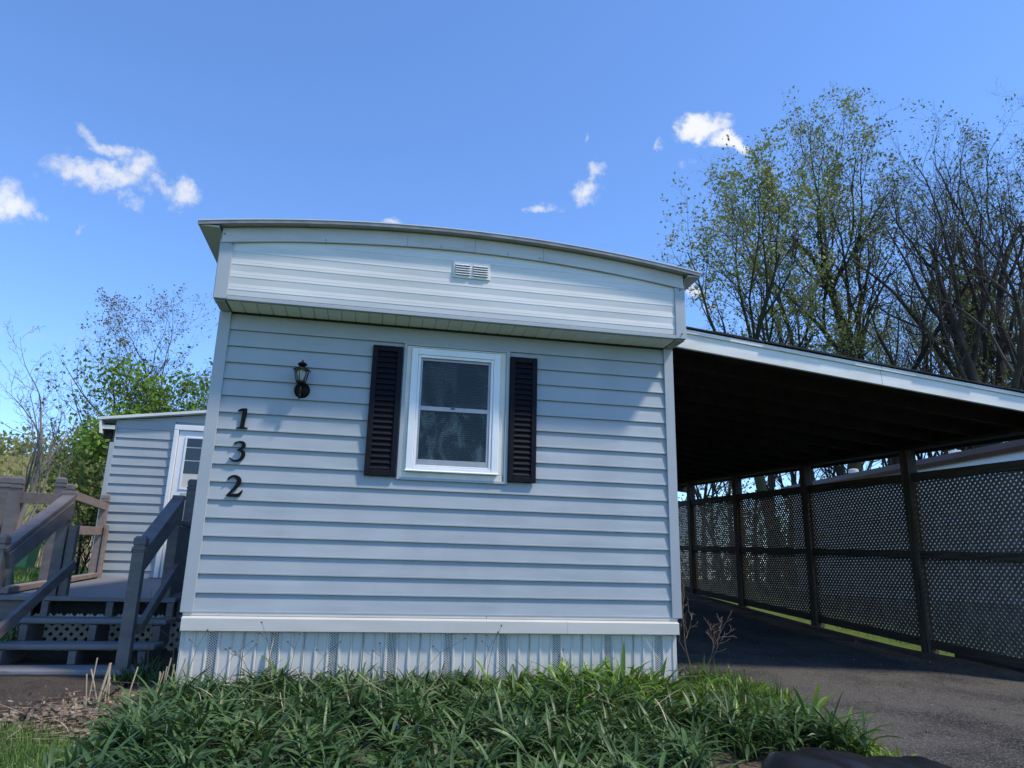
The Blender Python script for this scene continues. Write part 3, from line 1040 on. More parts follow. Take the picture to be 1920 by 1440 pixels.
for i in range(6):
    a, a2 = 0.3 + 2 * math.pi * i / 6, 0.3 + 2 * math.pi * (i + 1) / 6
    q = [(lx + r * math.cos(t), ly + r * math.sin(t), z) for r, z, t in ((0.034, 1.640, a), (0.034, 1.640, a2), (0.0545, 1.727, a2), (0.0545, 1.727, a))]
    obj('glass_pane', MB().add(q, [(0, 1, 2, 3)]), 'lantern_glass', lamp)
obj('bulb', MB().lathe(lx, ly, [(1.645, 0.013), (1.660, 0.014), (1.672, 0.020), (1.690, 0.028), (1.704, 0.030), (1.718, 0.024), (1.727, 0.010)], 14), 'vent_white', lamp, True)
obj('roof_cap', MB().lathe(lx, ly, [(1.726, 0.060), (1.732, 0.057), (1.743, 0.040), (1.750, 0.022), (1.754, 0.014)], 6, 0.3), 'black_metal', lamp)
obj('crown', MB().lathe(lx, ly, [(1.752, 0.012), (1.757, 0.026), (1.765, 0.034), (1.774, 0.033), (1.782, 0.020), (1.787, 0.008), (1.792, 0.006), (1.797, 0.007), (1.803, 0.002)], 16), 'black_metal', lamp, True)

# ---- house number 1 3 2: calligraphic numerals as varying strokes


def stroke(path, n=40):
    """Smooth variable-width ribbon: path holds (x, z, half width)."""
    p = np.array(path, float)
    t = np.arange(len(p))
    tt = np.linspace(0, len(p) - 1, n)
    out = np.empty((n, 3))
    for c_ in range(3):                     # Catmull-Rom
        q = p[:, c_]
        q = np.concatenate([[2 * q[0] - q[1]], q, [2 * q[-1] - q[-2]]])
        for i, u in enumerate(tt):
            k = min(int(u), len(p) - 2)
            s = u - k
            a, b_, c2, d = q[k], q[k + 1], q[k + 2], q[k + 3]
            out[i, c_] = 0.5 * (2 * b_ + (c2 - a) * s + (2 * a - 5 * b_ + 4 * c2 - d) * s * s + (3 * b_ - a - 3 * c2 + d) * s ** 3)
    d = np.gradient(out[:, :2], axis=0)
    d = d / (np.linalg.norm(d, axis=1, keepdims=True) + 1e-9)
    nrm = np.stack([-d[:, 1], d[:, 0]], 1)
    h = np.maximum(out[:, 2:3], 0.0012)
    return out[:, :2] + nrm * h, out[:, :2] - nrm * h


def ribbon(mb, path, y0, y1, n=40):
    a, b_ = stroke(path, n)
    vs, fs = [], []
    for i in range(len(a)):
        vs += [(a[i, 0], y0, a[i, 1]), (b_[i, 0], y0, b_[i, 1]), (b_[i, 0], y1, b_[i, 1]), (a[i, 0], y1, a[i, 1])]
    for i in range(len(a) - 1):
        for j in range(4):
            fs.append((4 * i + j, 4 * i + (j + 1) % 4, 4 * (i + 1) + (j + 1) % 4, 4 * (i + 1) + j))
    fs += [(3, 2, 1, 0), tuple(4 * (len(a) - 1) + j for j in range(4))]
    return mb.add(vs, fs)


NY0, NY1 = -0.0375, -0.0230
one = MB()
ribbon(one, [(0.183, 1.420, 0.0135), (0.180, 1.385, 0.0155), (0.176, 1.33, 0.0150), (0.1735, 1.29, 0.0155), (0.1735, 1.275, 0.019)], NY0, NY1)
ribbon(one, [(0.133, 1.402, 0.0025), (0.148, 1.408, 0.0075), (0.168, 1.412, 0.010), (0.192, 1.422, 0.0022)], NY0 - 0.0006, NY1)
ribbon(one, [(0.1335, 1.2740, 0.0022), (0.155, 1.2765, 0.0055), (0.174, 1.2775, 0.0065), (0.193, 1.2775, 0.0055), (0.2140, 1.2775, 0.0022)], NY0 - 0.0003, NY1)
three = MB()
ribbon(three, [(0.134, 1.157, 0.0065), (0.148, 1.168, 0.0050), (0.171, 1.1735, 0.0062), (0.194, 1.166, 0.0118), (0.202, 1.148, 0.0125), (0.188, 1.128, 0.0085),
               (0.160, 1.1135, 0.0030)], NY0, NY1)
ribbon(three, [(0.160, 1.1135, 0.0030), (0.186, 1.112, 0.0095), (0.2035, 1.093, 0.0135), (0.2010, 1.064, 0.0125), (0.181, 1.042, 0.0080), (0.153, 1.036, 0.0062),
               (0.130, 1.042, 0.0060), (0.112, 1.054, 0.0055)], NY0 - 0.0005, NY1)
two = MB()
ribbon(two, [(0.120, 0.899, 0.0050), (0.130, 0.913, 0.0055), (0.150, 0.925, 0.0068), (0.176, 0.921, 0.0115), (0.197, 0.901, 0.0148), (0.194, 0.872, 0.0140),
             (0.172, 0.838, 0.0100), (0.146, 0.808, 0.0068), (0.123, 0.784, 0.0040)], NY0, NY1)
ribbon(two, [(0.121, 0.7845, 0.0035), (0.150, 0.789, 0.0085), (0.180, 0.7905, 0.0105), (0.204, 0.7935, 0.0115), (0.219, 0.811, 0.0075), (0.2275, 0.829, 0.0022)], NY0 - 0.0005, NY1)
for nm, mb, txt in (('1', one, 'topmost black house numeral, a 1, on the blue siding'),
                    ('3', three, 'middle black house numeral, a 3, on the blue siding'),
                    ('2', two, 'lowest black house numeral, a 2, on the blue siding')):
    tag(obj('house_number', mb, 'black_metal', None, bevel=0.0012), txt, 'house number', 'numerals 132 on the wall')


# ------------------------------------------------------------------ carport
XF = 7.8
PY_ = [0.27, 2.49, 4.71, 6.90, 8.88]


def roof_under(x, y):
    return 2.385 - 0.0993 * (x - 3.68) + 0.05 * (y - 0.12)


cp = thing('carport', (5.7, 4.5, gz(5.7, 4.5)), 'open carport with white fascia and dark underside beside the mobile home', 'carport')


def slab_pts(x0, x1, y0, y1, dz0, dz1):
    v = [(x, y, roof_under(x, y) + dz) for dz in (dz0, dz1) for y in (y0, y1) for x in (x0, x1)]
    return MB().add(v, [(0, 2, 3, 1), (4, 5, 7, 6), (0, 1, 5, 4), (2, 6, 7, 3), (0, 4, 6, 2), (1, 3, 7, 5)])


YE = 9.7
XE = 8.12
# plywood sheets of the roof deck, then shingle slab
x_cuts = [3.55, 4.77, 5.99, 7.21, XE]
for i in range(4):
    for j, (ya, yb) in enumerate(((0.13, 2.56), (2.56, 5.0), (5.0, 7.44), (7.44, YE))):
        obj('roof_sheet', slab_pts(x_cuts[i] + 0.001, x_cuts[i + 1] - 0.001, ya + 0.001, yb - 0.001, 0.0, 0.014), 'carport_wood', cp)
obj('roof_covering', slab_pts(3.54, XE + 0.02, 0.10, YE + 0.02, 0.0145, 0.024), 'shingle', cp)
rs = random.Random(4)
x = 3.55
while x < XE:
    wd = 0.305
    e = rs.uniform(0.0, 0.018)
    obj('shingle', slab_pts(x + 0.003, min(x + wd, XE + 0.02) - 0.003, 0.070 - e, 0.20, 0.0245, 0.031 + rs.uniform(0, 0.004)), 'shingle', cp)
    x += wd
x = 3.55 + 0.15
while x < XE:
    obj('shingle', slab_pts(x + 0.003, min(x + 0.305, XE + 0.02) - 0.003, 0.085 - rs.uniform(0, 0.015), 0.34, 0.0355, 0.041 + rs.uniform(0, 0.004)), 'shingle', cp)
    x += 0.305
for y in np.arange(0.75, YE, 0.61):
    y = float(y)
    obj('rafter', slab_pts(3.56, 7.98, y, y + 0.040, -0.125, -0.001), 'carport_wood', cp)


def fascia(x0, x1, y0, y1, d0, d1):
    return slab_pts(x0, x1, y0, y1, d0, d1)


obj('fascia_board', fascia(3.575, 5.62, 0.095, 0.128, -0.158, -0.022), 'carport_fascia', cp, bevel=0.003)
obj('fascia_board', fascia(5.623, XE, 0.0945, 0.128, -0.1585, -0.022), 'carport_fascia', cp, bevel=0.003)
obj('fascia_trim', fascia(3.575, 5.62, 0.078, 0.127, -0.0215, 0.0130), 'carport_fascia', cp, bevel=0.002)
obj('fascia_trim', fascia(5.6235, XE + 0.01, 0.078, 0.127, -0.0210, 0.0130), 'carport_fascia', cp, bevel=0.002)
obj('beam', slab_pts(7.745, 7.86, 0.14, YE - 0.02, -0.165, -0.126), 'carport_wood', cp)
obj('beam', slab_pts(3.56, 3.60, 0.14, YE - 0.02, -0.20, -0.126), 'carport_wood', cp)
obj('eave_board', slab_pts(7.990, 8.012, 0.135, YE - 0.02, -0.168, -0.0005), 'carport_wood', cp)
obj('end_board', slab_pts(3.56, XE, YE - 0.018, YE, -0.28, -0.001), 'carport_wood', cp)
for y in PY_:
    zt = roof_under(XF, y) - 0.166
    obj('post', MB().box(XF - 0.068, XF + 0.068, y - 0.068, y + 0.068, gz(XF, y) - 0.05, zt), 'post_wood', cp, bevel=0.006)

# ------------------------------------------------------------------ lattice fence between the posts
fence = thing('lattice_fence', (XF, 4.6, gz(XF, 4.6)), 'weathered diagonal lattice fence between the carport posts', 'fence')


def z_top(y):
    return 1.637 + 0.041 * (y - 2.5)


def z_mid(y):
    return 0.640 + 0.0415 * (y - 2.5)


def z_bot(y):
    return -0.434 + 0.069 * (y - 2.57)


def rail(ya, yb, zf, h, t=0.042, xo=0.0):
    mb = MB()
    v = [(XF + xo + sx * t / 2, y, zf(y) + dz) for y in (ya, yb) for sx, dz in ((-1, -h), (1, -h), (1, 0), (-1, 0))]
    return mb.add(v, [(0, 3, 2, 1), (4, 5, 6, 7), (0, 1, 5, 4), (1, 2, 6, 5), (2, 3, 7, 6), (3, 0, 4, 7)])


def clip_line(c, s, ya, yb, zlo, zhi):
    """Diagonal z = s*y + c inside a panel: returns the two ends or None."""
    pts = []
    lo, hi = ya, yb
    for zf, sign in ((zlo, 1), (zhi, -1)):
        f0 = sign * (s * lo + c - zf(lo))
        f1 = sign * (s * hi + c - zf(hi))
        if f0 < 0 and f1 < 0:
            return None
        if f0 < 0 or f1 < 0:
            t = lo + (hi - lo) * f0 / (f0 - f1)
            if f0 < 0:
                lo = t
            else:
                hi = t
    if hi - lo < 0.03:
        return None
    return (lo, s * lo + c), (hi, s * hi + c)


slat_n = 0
rest = MB()
PITCH_L = 0.0505
WL = 0.0295
bays = [(PY_[i] + 0.068, PY_[i + 1] - 0.068) for i in range(4)] + [(PY_[4] + 0.068, 9.65)]
for bi, (ya, yb) in enumerate(bays):
    obj('rail', rail(ya + 0.001, yb - 0.001, z_top, 0.10, 0.09), 'rail_wood', fence, bevel=0.004)
    obj('rail', rail(ya + 0.001, yb - 0.001, lambda y: z_mid(y) + 0.045, 0.09, 0.085), 'rail_wood', fence, bevel=0.004)
    obj('rail', rail(ya + 0.001, yb - 0.001, lambda y: z_bot(y) + 0.10, 0.10, 0.06, 0.0), 'rail_wood', fence, bevel=0.004)
    if bi == 0:
        obj('kick_board', rail(ya + 0.001, yb - 0.3, lambda y: z_bot(y) - 0.003, 0.10, 0.04, 0.02), 'rail_wood', fence, bevel=0.003)
    for pi, (zlo, zhi) in enumerate(((lambda y: z_bot(y) + 0.07, lambda y: z_mid(y) - 0.02), (lambda y: z_mid(y) + 0.02, lambda y: z_top(y) - 0.07))):
        for s, xo in ((1, 0.0), (-1, 0.0078)):
            step = PITCH_L * math.sqrt(2)
            cs_ = np.arange(-16, 16, step) + (0.013 if s > 0 else 0.031)
            for c0 in cs_:
                e = clip_line(float(c0), s, ya - 0.01, yb + 0.01, zlo, zhi)
                if e is None:
                    continue
                (y0, z0), (y1, z1) = e
                p, q = (XF + 0.012 + xo, y0, z0), (XF + 0.012 + xo, y1, z1)
                if bi in (0, 1) and slat_n < 300 and (bi == 0 or True):
                    ok = not (bi == 0 and max(y0, y1) < 1.15)      # the part of the first bay left of the picture edge
                    if ok:
                        obj('lattice_slat', MB().bar(p, q, 0.0065, WL, (0, -(z1 - z0), y1 - y0)), 'lattice_wood', fence)
                        slat_n += 1
                        continue
                rest.bar(p, q, 0.0065, WL, (0, -(z1 - z0), y1 - y0))
tag(obj('lattice_slats', rest, 'lattice_wood', fence), kind='stuff')

# ------------------------------------------------------------------ neighbouring home behind the fence
nb = thing('neighbour_home', (12.6, 3.0, gz(12.6, 3)), 'white mobile home with brown eaves behind the lattice fence', 'house')
XN = 10.62
for k in range(11):
    z0 = 0.02 + k * 0.2
    obj('siding_board', MB().extr([(XN - 0.016, z0), (XN - 0.004, z0 + 0.204), (XN + 0.01, z0 + 0.204), (XN + 0.01, z0)], -6.0, 9.6, 'xz'), 'neighbour_wall', nb)
obj('wall', MB().box(XN + 0.012, 14.6, -5.98, 9.58, -0.02, 2.30), 'neighbour_wall', nb)
for j in range(13):
    ya = -6.0 + j * 1.2
    obj('skirt_panel', MB().box(XN + 0.004, XN + 0.03, ya + 0.004, ya + 1.196, -0.75, 0.015), 'neighbour_skirt', nb)
obj('gutter', MB().extr([(10.50, 2.395), (10.49, 2.30), (10.51, 2.235), (10.57, 2.235), (10.57, 2.395)], -6.2, 9.8, 'xz'), 'neighbour_gutter', nb)
obj('eave_soffit', MB().box(10.571, XN + 0.02, -6.1, 9.7, 2.236, 2.250), 'neighbour_trim', nb)
obj('frieze_board', MB().box(XN - 0.03, XN - 0.017, -6.0, 9.6, 2.10, 2.2355), 'neighbour_wall', nb)
obj('roof', MB().extr([(10.52, 2.397), (12.7, 2.62), (14.85, 2.397), (14.85, 2.36), (10.575, 2.36)], -6.25, 9.85, 'xz'), 'neighbour_trim', nb)
obj('downspout', MB().bar((XN - 0.06, 3.05, 2.2), (XN - 0.06, 2.95, -0.35), 0.07, 0.09, (1, 0, 0)), 'vent_white', nb, bevel=0.006)
for y, z, nm in ((5.06, 2.43, 'vent_pipe'), (7.75, 2.42, 'vent_pipe')):
    obj(nm, MB().lathe(10.9, y, [(z - 0.05, 0.05), (z + 0.03, 0.05), (z + 0.035, 0.095), (z + 0.075, 0.10), (z + 0.085, 0.06)] if y < 6 else
                       [(z - 0.05, 0.07), (z + 0.05, 0.07), (z + 0.055, 0.10), (z + 0.12, 0.10), (z + 0.14, 0.07)], 14), 'vent_white' if y < 6 else 'neighbour_trim', nb)


# ------------------------------------------------------------------ side addition with door
ad = thing('side_addition', (-1.3, 6.5, gz(-1.3, 6.5)), 'small blue sided entry addition with white door beyond the deck', 'house')
YA = 5.25
XA = -2.385


def add_roof(x):
    return 2.252 + 0.1325 * (x + 2.385)


obj('wall', MB().extr([(XA + 0.01, -0.1), (-0.09, -0.1), (-0.09, add_roof(-0.09) - 0.01), (XA + 0.01, add_roof(XA) - 0.01)], YA + 0.004, YA + 0.08, 'xz')
    .extr([(YA + 0.0805, -0.1), (9.0, -0.1), (9.0, 2.22), (YA + 0.0805, 2.22)], XA + 0.012, XA + 0.07, 'yz'), 'siding_trim', ad)
DL = -1.632
for k in range(18):
    z0 = 0.105 + k * E5
    z1 = z0 + E5
    top = add_roof(XA)
    if z0 > add_roof(-0.1) - 0.02:
        break
    xa, xb = XA + 0.008, (DL - 0.001 if z0 < 2.16 else -0.10)
    if z1 < top:
        board(xa, xb, z0, z1, YA, 'siding', ad)
    else:                                         # raked boards under the sloping roof
        x_cut = max(xa, (z0 - 2.252) / 0.1325 - 2.385 + 0.02)
        ym = YA
        poly = [(x_cut, z0 - 0.003), (xb, z0 - 0.003), (xb, min(z1, add_roof(xb) - 0.004)), (x_cut, min(z1, max(add_roof(x_cut) - 0.004, z0 + 0.004)))]
        obj('siding_board', MB().extr(poly, ym - 0.013, ym + 0.001, 'xz'), 'siding', ad)
obj('corner_post', MB().box(XA - 0.060, XA + 0.0075, YA - 0.022, YA + 0.07, 0.10, 1.93), 'siding_trim', ad, bevel=0.003)
obj('corner_post', MB().box(XA - 0.012, XA + 0.0075, YA - 0.022, YA + 0.07, 1.931, 2.236), 'siding_trim', ad, bevel=0.003)
rb = [(-2.600, add_roof(-2.600)), (-0.088, add_roof(-0.088))]
rf = obj('roof', MB().extr(rb + [(p[0], p[1] + 0.040) for p in rb[::-1]], YA - 0.10, 9.3, 'xz'), 'carport_fascia', ad, bevel=0.004)
obj('roof_moss', MB().extr([(-2.3, add_roof(-2.3) + 0.0405), (-0.09, add_roof(-0.09) + 0.0405), (-0.09, add_roof(-0.09) + 0.052), (-2.3, add_roof(-2.3) + 0.046)], YA - 0.085, 9.2, 'xz'), 'shingle', rf)
obj('drip_board', MB().extr([(-2.603, 2.252), (-2.575, 2.252), (-2.545, 2.04), (-2.573, 2.04)], YA - 0.09, 9.2, 'xz'), 'carport_fascia', ad)
obj('rafter_end', MB().box(-2.555, XA - 0.013, YA - 0.06, YA - 0.02, 2.105, 2.16), 'frame_cream', ad)
obj('eave_shadow_board', MB().box(-2.555, XA - 0.0615, YA + 0.02, YA + 0.06, 1.98, 2.20), 'carport_wood', ad)
dr = obj('door', MB().box(-1.565, -0.70, YA - 0.022, YA + 0.003, 0.13, 2.140), 'frame_white', ad, bevel=0.004)
obj('door_frame', MB().box(DL, DL + 0.062, YA - 0.052, YA, 0.11, 2.145).box(DL, -0.62, YA - 0.0515, YA, 2.1455, 2.222), 'frame_white', dr, bevel=0.008)
obj('window_frame', MB().box(-1.475, -1.448, YA - 0.034, YA - 0.0225, 1.32, 2.06).box(-1.4478, -0.82, YA - 0.034, YA - 0.0225, 2.035, 2.06).box(-1.4478, -0.82, YA - 0.034, YA - 0.0225, 1.32, 1.345), 'frame_white', dr, bevel=0.004)
for z0, z1 in ((1.92, 2.033), (1.735, 1.905), (1.545, 1.72)):
    obj('pane', MB().box(-1.446, -0.83, YA - 0.026, YA - 0.0235, z0, z1), 'pane_dark', dr)
obj('curtain', MB().box(-1.446, -0.83, YA - 0.026, YA - 0.0235, 1.347, 1.535), 'frame_cream', dr)
obj('lower_panel', MB().box(-1.440, -0.84, YA - 0.027, YA - 0.0225, 0.32, 1.28), 'neighbour_trim', dr, bevel=0.004)
obj('threshold', MB().box(-1.66, -0.6, YA - 0.16, YA - 0.055, 0.118, 0.145), 'deck_floor', ad, bevel=0.004)

# ------------------------------------------------------------------ deck and steps
dk = thing('wooden_deck', (-1.2, 1.6, gz(-1.2, 1.6)), 'grey-brown painted wooden deck with railed steps left of the home', 'deck')
YD = 1.5


def deck_z(y):
    return 0.027 + 0.0285 * (y - YD)


def left_edge(y):
    return -1.87 - 0.115 * (y - YD)


y = YD - 0.04
while y < YA - 0.07:
    wd = 0.138
    z = deck_z(y)
    xa = left_edge(y) + 0.05
    if y < YD:
        xa = -1.86
    mb = MB().extr([(y, z - 0.036), (y + wd - 0.005, z - 0.036 + 0.004), (y + wd - 0.005, z + 0.004), (y, z)], xa, -0.46, 'yz')
    obj('deck_board', mb, 'deck_floor', dk, bevel=0.004)
    y += wd
obj('rim_board', MB().box(-1.90, -1.59, YD + 0.005, YD + 0.045, -0.17, -0.012), 'deck_paint', dk, bevel=0.003)
obj('nosing_shade', MB().box(-1.585, -0.46, YD + 0.22, YD + 0.26, -0.18, -0.02), 'room_dark', dk)  # dark strip painted as the black shade below the deck nosing
obj('side_rim', MB().bar((-0.448, YD + 0.05, -0.09), (-0.448, YA - 0.06, 0.0), 0.02, 0.16), 'deck_paint', dk)
obj('edge_board', MB().bar((left_edge(YD) - 0.01, YD + 0.10, 0.062), (left_edge(YA) - 0.01, YA - 0.14, 0.165), 0.095, 0.05), 'deck_faded', dk, bevel=0.004)
obj('edge_rim', MB().bar((left_edge(YD) - 0.04, YD + 0.10, -0.08), (left_edge(YA) - 0.04, YA - 0.14, 0.02), 0.03, 0.20), 'deck_paint', dk)
# treads and stringers
TR = [(1.18, -0.135), (0.83, -0.297), (0.47, -0.433)]
for i, (ty, tz) in enumerate(TR):
    depth = 0.30
    x0, x1 = -1.585 + 0.01 * i, -0.44 + 0.02 * i
    t = obj('tread', MB().box(x0, x1, ty, ty + depth, tz - 0.042, tz), 'deck_floor', dk, bevel=0.014)
    mb = MB()
    rr = random.Random(20 + i)
    x = x0 + 0.12
    while x < x1 - 0.2:
        wl_ = rr.uniform(0.05, 0.22)
        if rr.random() < 0.55:
            zc = tz - 0.014 - rr.uniform(0, 0.012)
            hh = rr.uniform(0.003, 0.007)
            mb.add([(x, ty - 0.0012, zc - hh), (x + wl_, ty - 0.0012, zc - hh * 0.4), (x + wl_ * 0.8, ty - 0.0012, zc + hh), (x + wl_ * 0.2, ty - 0.0012, zc + hh * 0.7)], [(0, 1, 2, 3)])
        x += wl_ * 1.15
    tag(obj('worn_wood', mb, 'deck_faded', t), kind='stuff')
for sx in (-1.50, -1.00, -0.52):
    pr = [(0.52, -0.53), (0.52, -0.476), (0.80, -0.476), (0.80, -0.34), (1.14, -0.34), (1.14, -0.178), (1.49, -0.178), (1.49, -0.34), (0.86, -0.53)]
    obj('stringer', MB().extr(pr, sx, sx + 0.042, 'yz'), 'deck_paint', dk, bevel=0.002)
    for yy, za, zb in ((0.78, -0.432, -0.340), (1.13, -0.296, -0.178), (1.46, -0.134, -0.013)):
        obj('riser_block', MB().box(sx - 0.004, sx + 0.05, yy, yy + 0.05, za, zb), 'deck_paint', dk, bevel=0.002)


def post(px, py, z0, ztop, h=0.042, m='deck_paint'):
    """Square post with two routed grooves and a chamfered head."""
    zt = ztop
    pr = [(z0, h), (zt - 0.120, h), (zt - 0.117, h * 1.06), (zt - 0.114, h * 0.90), (zt - 0.104, h * 0.90), (zt - 0.101, h * 1.06), (zt - 0.078, h * 1.06), (zt - 0.074, h * 0.90),
          (zt - 0.066, h * 0.90), (zt - 0.062, h * 1.04), (zt - 0.020, h * 1.04), (zt, h * 0.70)]
    return obj('post', MB().sqlathe(px, py, pr), m, dk)


def flat_post(px, py, z0, ztop, h=0.042, m='deck_paint'):
    return obj('post', MB().sqlathe(px, py, [(z0, h), (ztop - 0.035, h), (ztop - 0.03, h * 1.12), (ztop - 0.006, h * 1.12), (ztop, h * 1.05)]), m, dk)


post(-0.545, 0.53, -0.50, 0.506)                       # newel at the foot of the right rail
post(-1.490, 0.53, -0.50, 0.488)                       # and of the left rail
flat_post(-0.578, 1.60, -0.02, 0.915)                  # tops of the stair rails
flat_post(-1.490, 1.60, -0.02, 0.910)
obj('post', MB().box(-1.440, -1.372, 1.575, 1.64, -0.02, 0.62), 'deck_paint', dk, bevel=0.004)
post(-0.668, 2.45, 0.04, 1.160)                        # deck railing posts
post(-1.945, 1.66, -0.30, 1.030, 0.041)
post(-2.150, 1.92, -0.30, 1.058, 0.041)
post(-2.112, 3.02, -0.20, 1.185, 0.041)
post(-2.135, 3.32, -0.20, 1.150, 0.040)
post(-2.330, 5.08, -0.10, 1.206, 0.042, 'deck_faded')
obj('post_cleat', MB().box(-2.272, -2.238, 5.02, 5.12, 0.13, 0.80), 'deck_faded', dk, bevel=0.003)
obj('hand_rail', MB().bar((-0.545, 0.50, 0.395), (-0.578, 1.57, 0.875), 0.105, 0.036), 'deck_paint', dk, bevel=0.004)
obj('rail_board', MB().bar((-0.517, 0.55, 0.32), (-0.545, 1.56, 0.775), 0.038, 0.125), 'deck_paint', dk, bevel=0.003)
obj('lower_rail', MB().bar((-0.485, 0.58, -0.165), (-0.515, 1.56, 0.275), 0.040, 0.085), 'deck_paint', dk, bevel=0.003)
obj('hand_rail', MB().bar((-1.480, 0.50, 0.375), (-1.478, 1.57, 0.865), 0.105, 0.036), 'deck_paint', dk, bevel=0.004)
obj('rail_board', MB().bar((-1.435, 0.55, 0.30), (-1.433, 1.56, 0.765), 0.038, 0.125), 'deck_paint', dk, bevel=0.003)
obj('lower_rail', MB().bar((-1.420, 0.42, -0.26), (-1.352, 1.57, 0.285), 0.040, 0.085), 'deck_paint', dk, bevel=0.003)
# side panel on the house side
obj('side_panel', MB().box(-0.640, -0.625, 1.65, 2.40, 0.04, 0.66), 'deck_paint', dk)
obj('side_rail', MB().bar((-0.632, 1.65, 0.685), (-0.632, 2.40, 0.70), 0.09, 0.04), 'deck_paint', dk, bevel=0.003)
for z0, z1, pa, pb in ((0.875, 0.785, (-1.90, 1.67), (-2.11, 2.98)), (0.575, 0.485, (-1.90, 1.67), (-2.11, 2.98))):
    obj('rail', MB().bar((pa[0], pa[1], (z0 + z1) / 2 + (0.02 if z0 > 0.8 else 0)), (pb[0], pb[1], (z0 + z1) / 2 + 0.12), 0.04, 0.10), 'deck_paint', dk, bevel=0.003)
obj('rail', MB().bar((-2.11, 3.36, 1.035), (-2.31, 5.03, 1.040), 0.04, 0.095), 'deck_faded', dk, bevel=0.003)
obj('rail', MB().bar((-2.11, 3.36, 0.655), (-2.31, 5.03, 0.720), 0.04, 0.10), 'deck_faded', dk, bevel=0.003)


def lattice_panel(xa, xb, za, zb, yy, name='lattice_slat'):
    p = 0.057
    st = p * math.sqrt(2)
    for s, yo in ((1, 0.0), (-1, 0.0072)):
        for c0 in np.arange(-6, 6, st):
            e = clip_line(float(c0) + (0.02 if s > 0 else 0.045), s, xa, xb, lambda q: za, lambda q: zb)
            if e is None:
                continue
            (x0, z0), (x1, z1) = e
            obj(name, MB().bar((x0, yy + yo, z0), (x1, yy + yo, z1), 0.006, 0.029, (-(z1 - z0), 0, x1 - x0)), 'lattice_beige', dk)


lattice_panel(-1.90, -0.092, -0.54, -0.125, 1.575)
obj('under_deck_shade', MB().box(-1.9, -0.46, 1.82, 1.86, -0.6, -0.03), 'room_dark', dk)  # dark sheet standing in for shade beneath the deck

# bins on the far lawn
b1 = thing('green_bin', (-6.55, 13.2, gz(-6.55, 13.2)), 'light green plastic bin standing on the lawn behind the steps', 'bin')
z0 = gz(-6.55, 13.2)
obj('body', MB().sqlathe(-6.55, 13.2, [(z0, 0.22), (z0 + 0.72, 0.29), (z0 + 0.74, 0.30), (z0 + 0.80, 0.30)]), 'bin_green', b1, bevel=0.01)
obj('lid', MB().sqlathe(-6.55, 13.2, [(z0 + 0.801, 0.305), (z0 + 0.84, 0.31), (z0 + 0.87, 0.25)]), 'bin_green', b1, bevel=0.01)
b2 = thing('dark_bin', (-5.15, 15.0, gz(-5.15, 15)), 'dark green bin half hidden behind the deck corner post', 'bin')
z0 = gz(-5.15, 15.0)
obj('body', MB().sqlathe(-5.15, 15.0, [(z0, 0.20), (z0 + 0.62, 0.25), (z0 + 0.70, 0.26)]), 'bin_dark', b2, bevel=0.01)
obj('lid', MB().sqlathe(-5.15, 15.0, [(z0 + 0.701, 0.268), (z0 + 0.74, 0.27), (z0 + 0.78, 0.2)]), 'bin_dark', b2, bevel=0.01)

# black ribbed cover lying in the foreground
tv = []
nu, nv = 60, 18
tr_ = np.random.default_rng(8)
cr_x = [2.84, 2.895, 2.935, 3.065, 3.22, 3.38, 3.54, 3.65, 3.757, 3.84, 3.97]
cr_h = [0.03, 0.148, 0.194, 0.215, 0.205, 0.176, 0.175, 0.177, 0.152, 0.122, 0.03]
for j in range(nv):
    for i in range(nu):
        u, v = i / (nu - 1), j / (nv - 1)
        x = 2.84 + 1.13 * u
        yy = -2.18 - 0.80 * v
        h = float(np.interp(x, cr_x, cr_h))
        prof = math.sin(math.pi * min(1.0, 0.5 * (v / 0.16))) if v < 0.16 else 1.0 - 0.9 * ((v - 0.16) / 0.84) ** 2.2
        rib = 0.014 * max(0.0, math.sin((u * 16 - v * 6.0) * 2.6)) ** 0.5 * math.exp(-(u / 0.55) ** 2) * (v > 0.1) + 0.0012 * tr_.normal()
        e = 1 if 0 < i < nu - 1 and 0 < j < nv - 1 else 0
        tv.append((x + 0.05 * v * math.sin(u * 5), yy, gz(x, yy) + 0.004 + e * (h * prof + rib)))
tarp = fast('black_cover', np.array(tv), grid_faces(nu, nv), 'tarp', None, True)
so_ = tarp.modifiers.new('thick', 'SOLIDIFY')
so_.thickness = 0.006
tag(tarp, 'black ribbed rubber cover lying on the ground at the bottom edge', 'cover')


# ------------------------------------------------------------------ trees
LVN = [11, 9, 7, 5, 4]
LVS = [9, 7, 5, 4, 3]


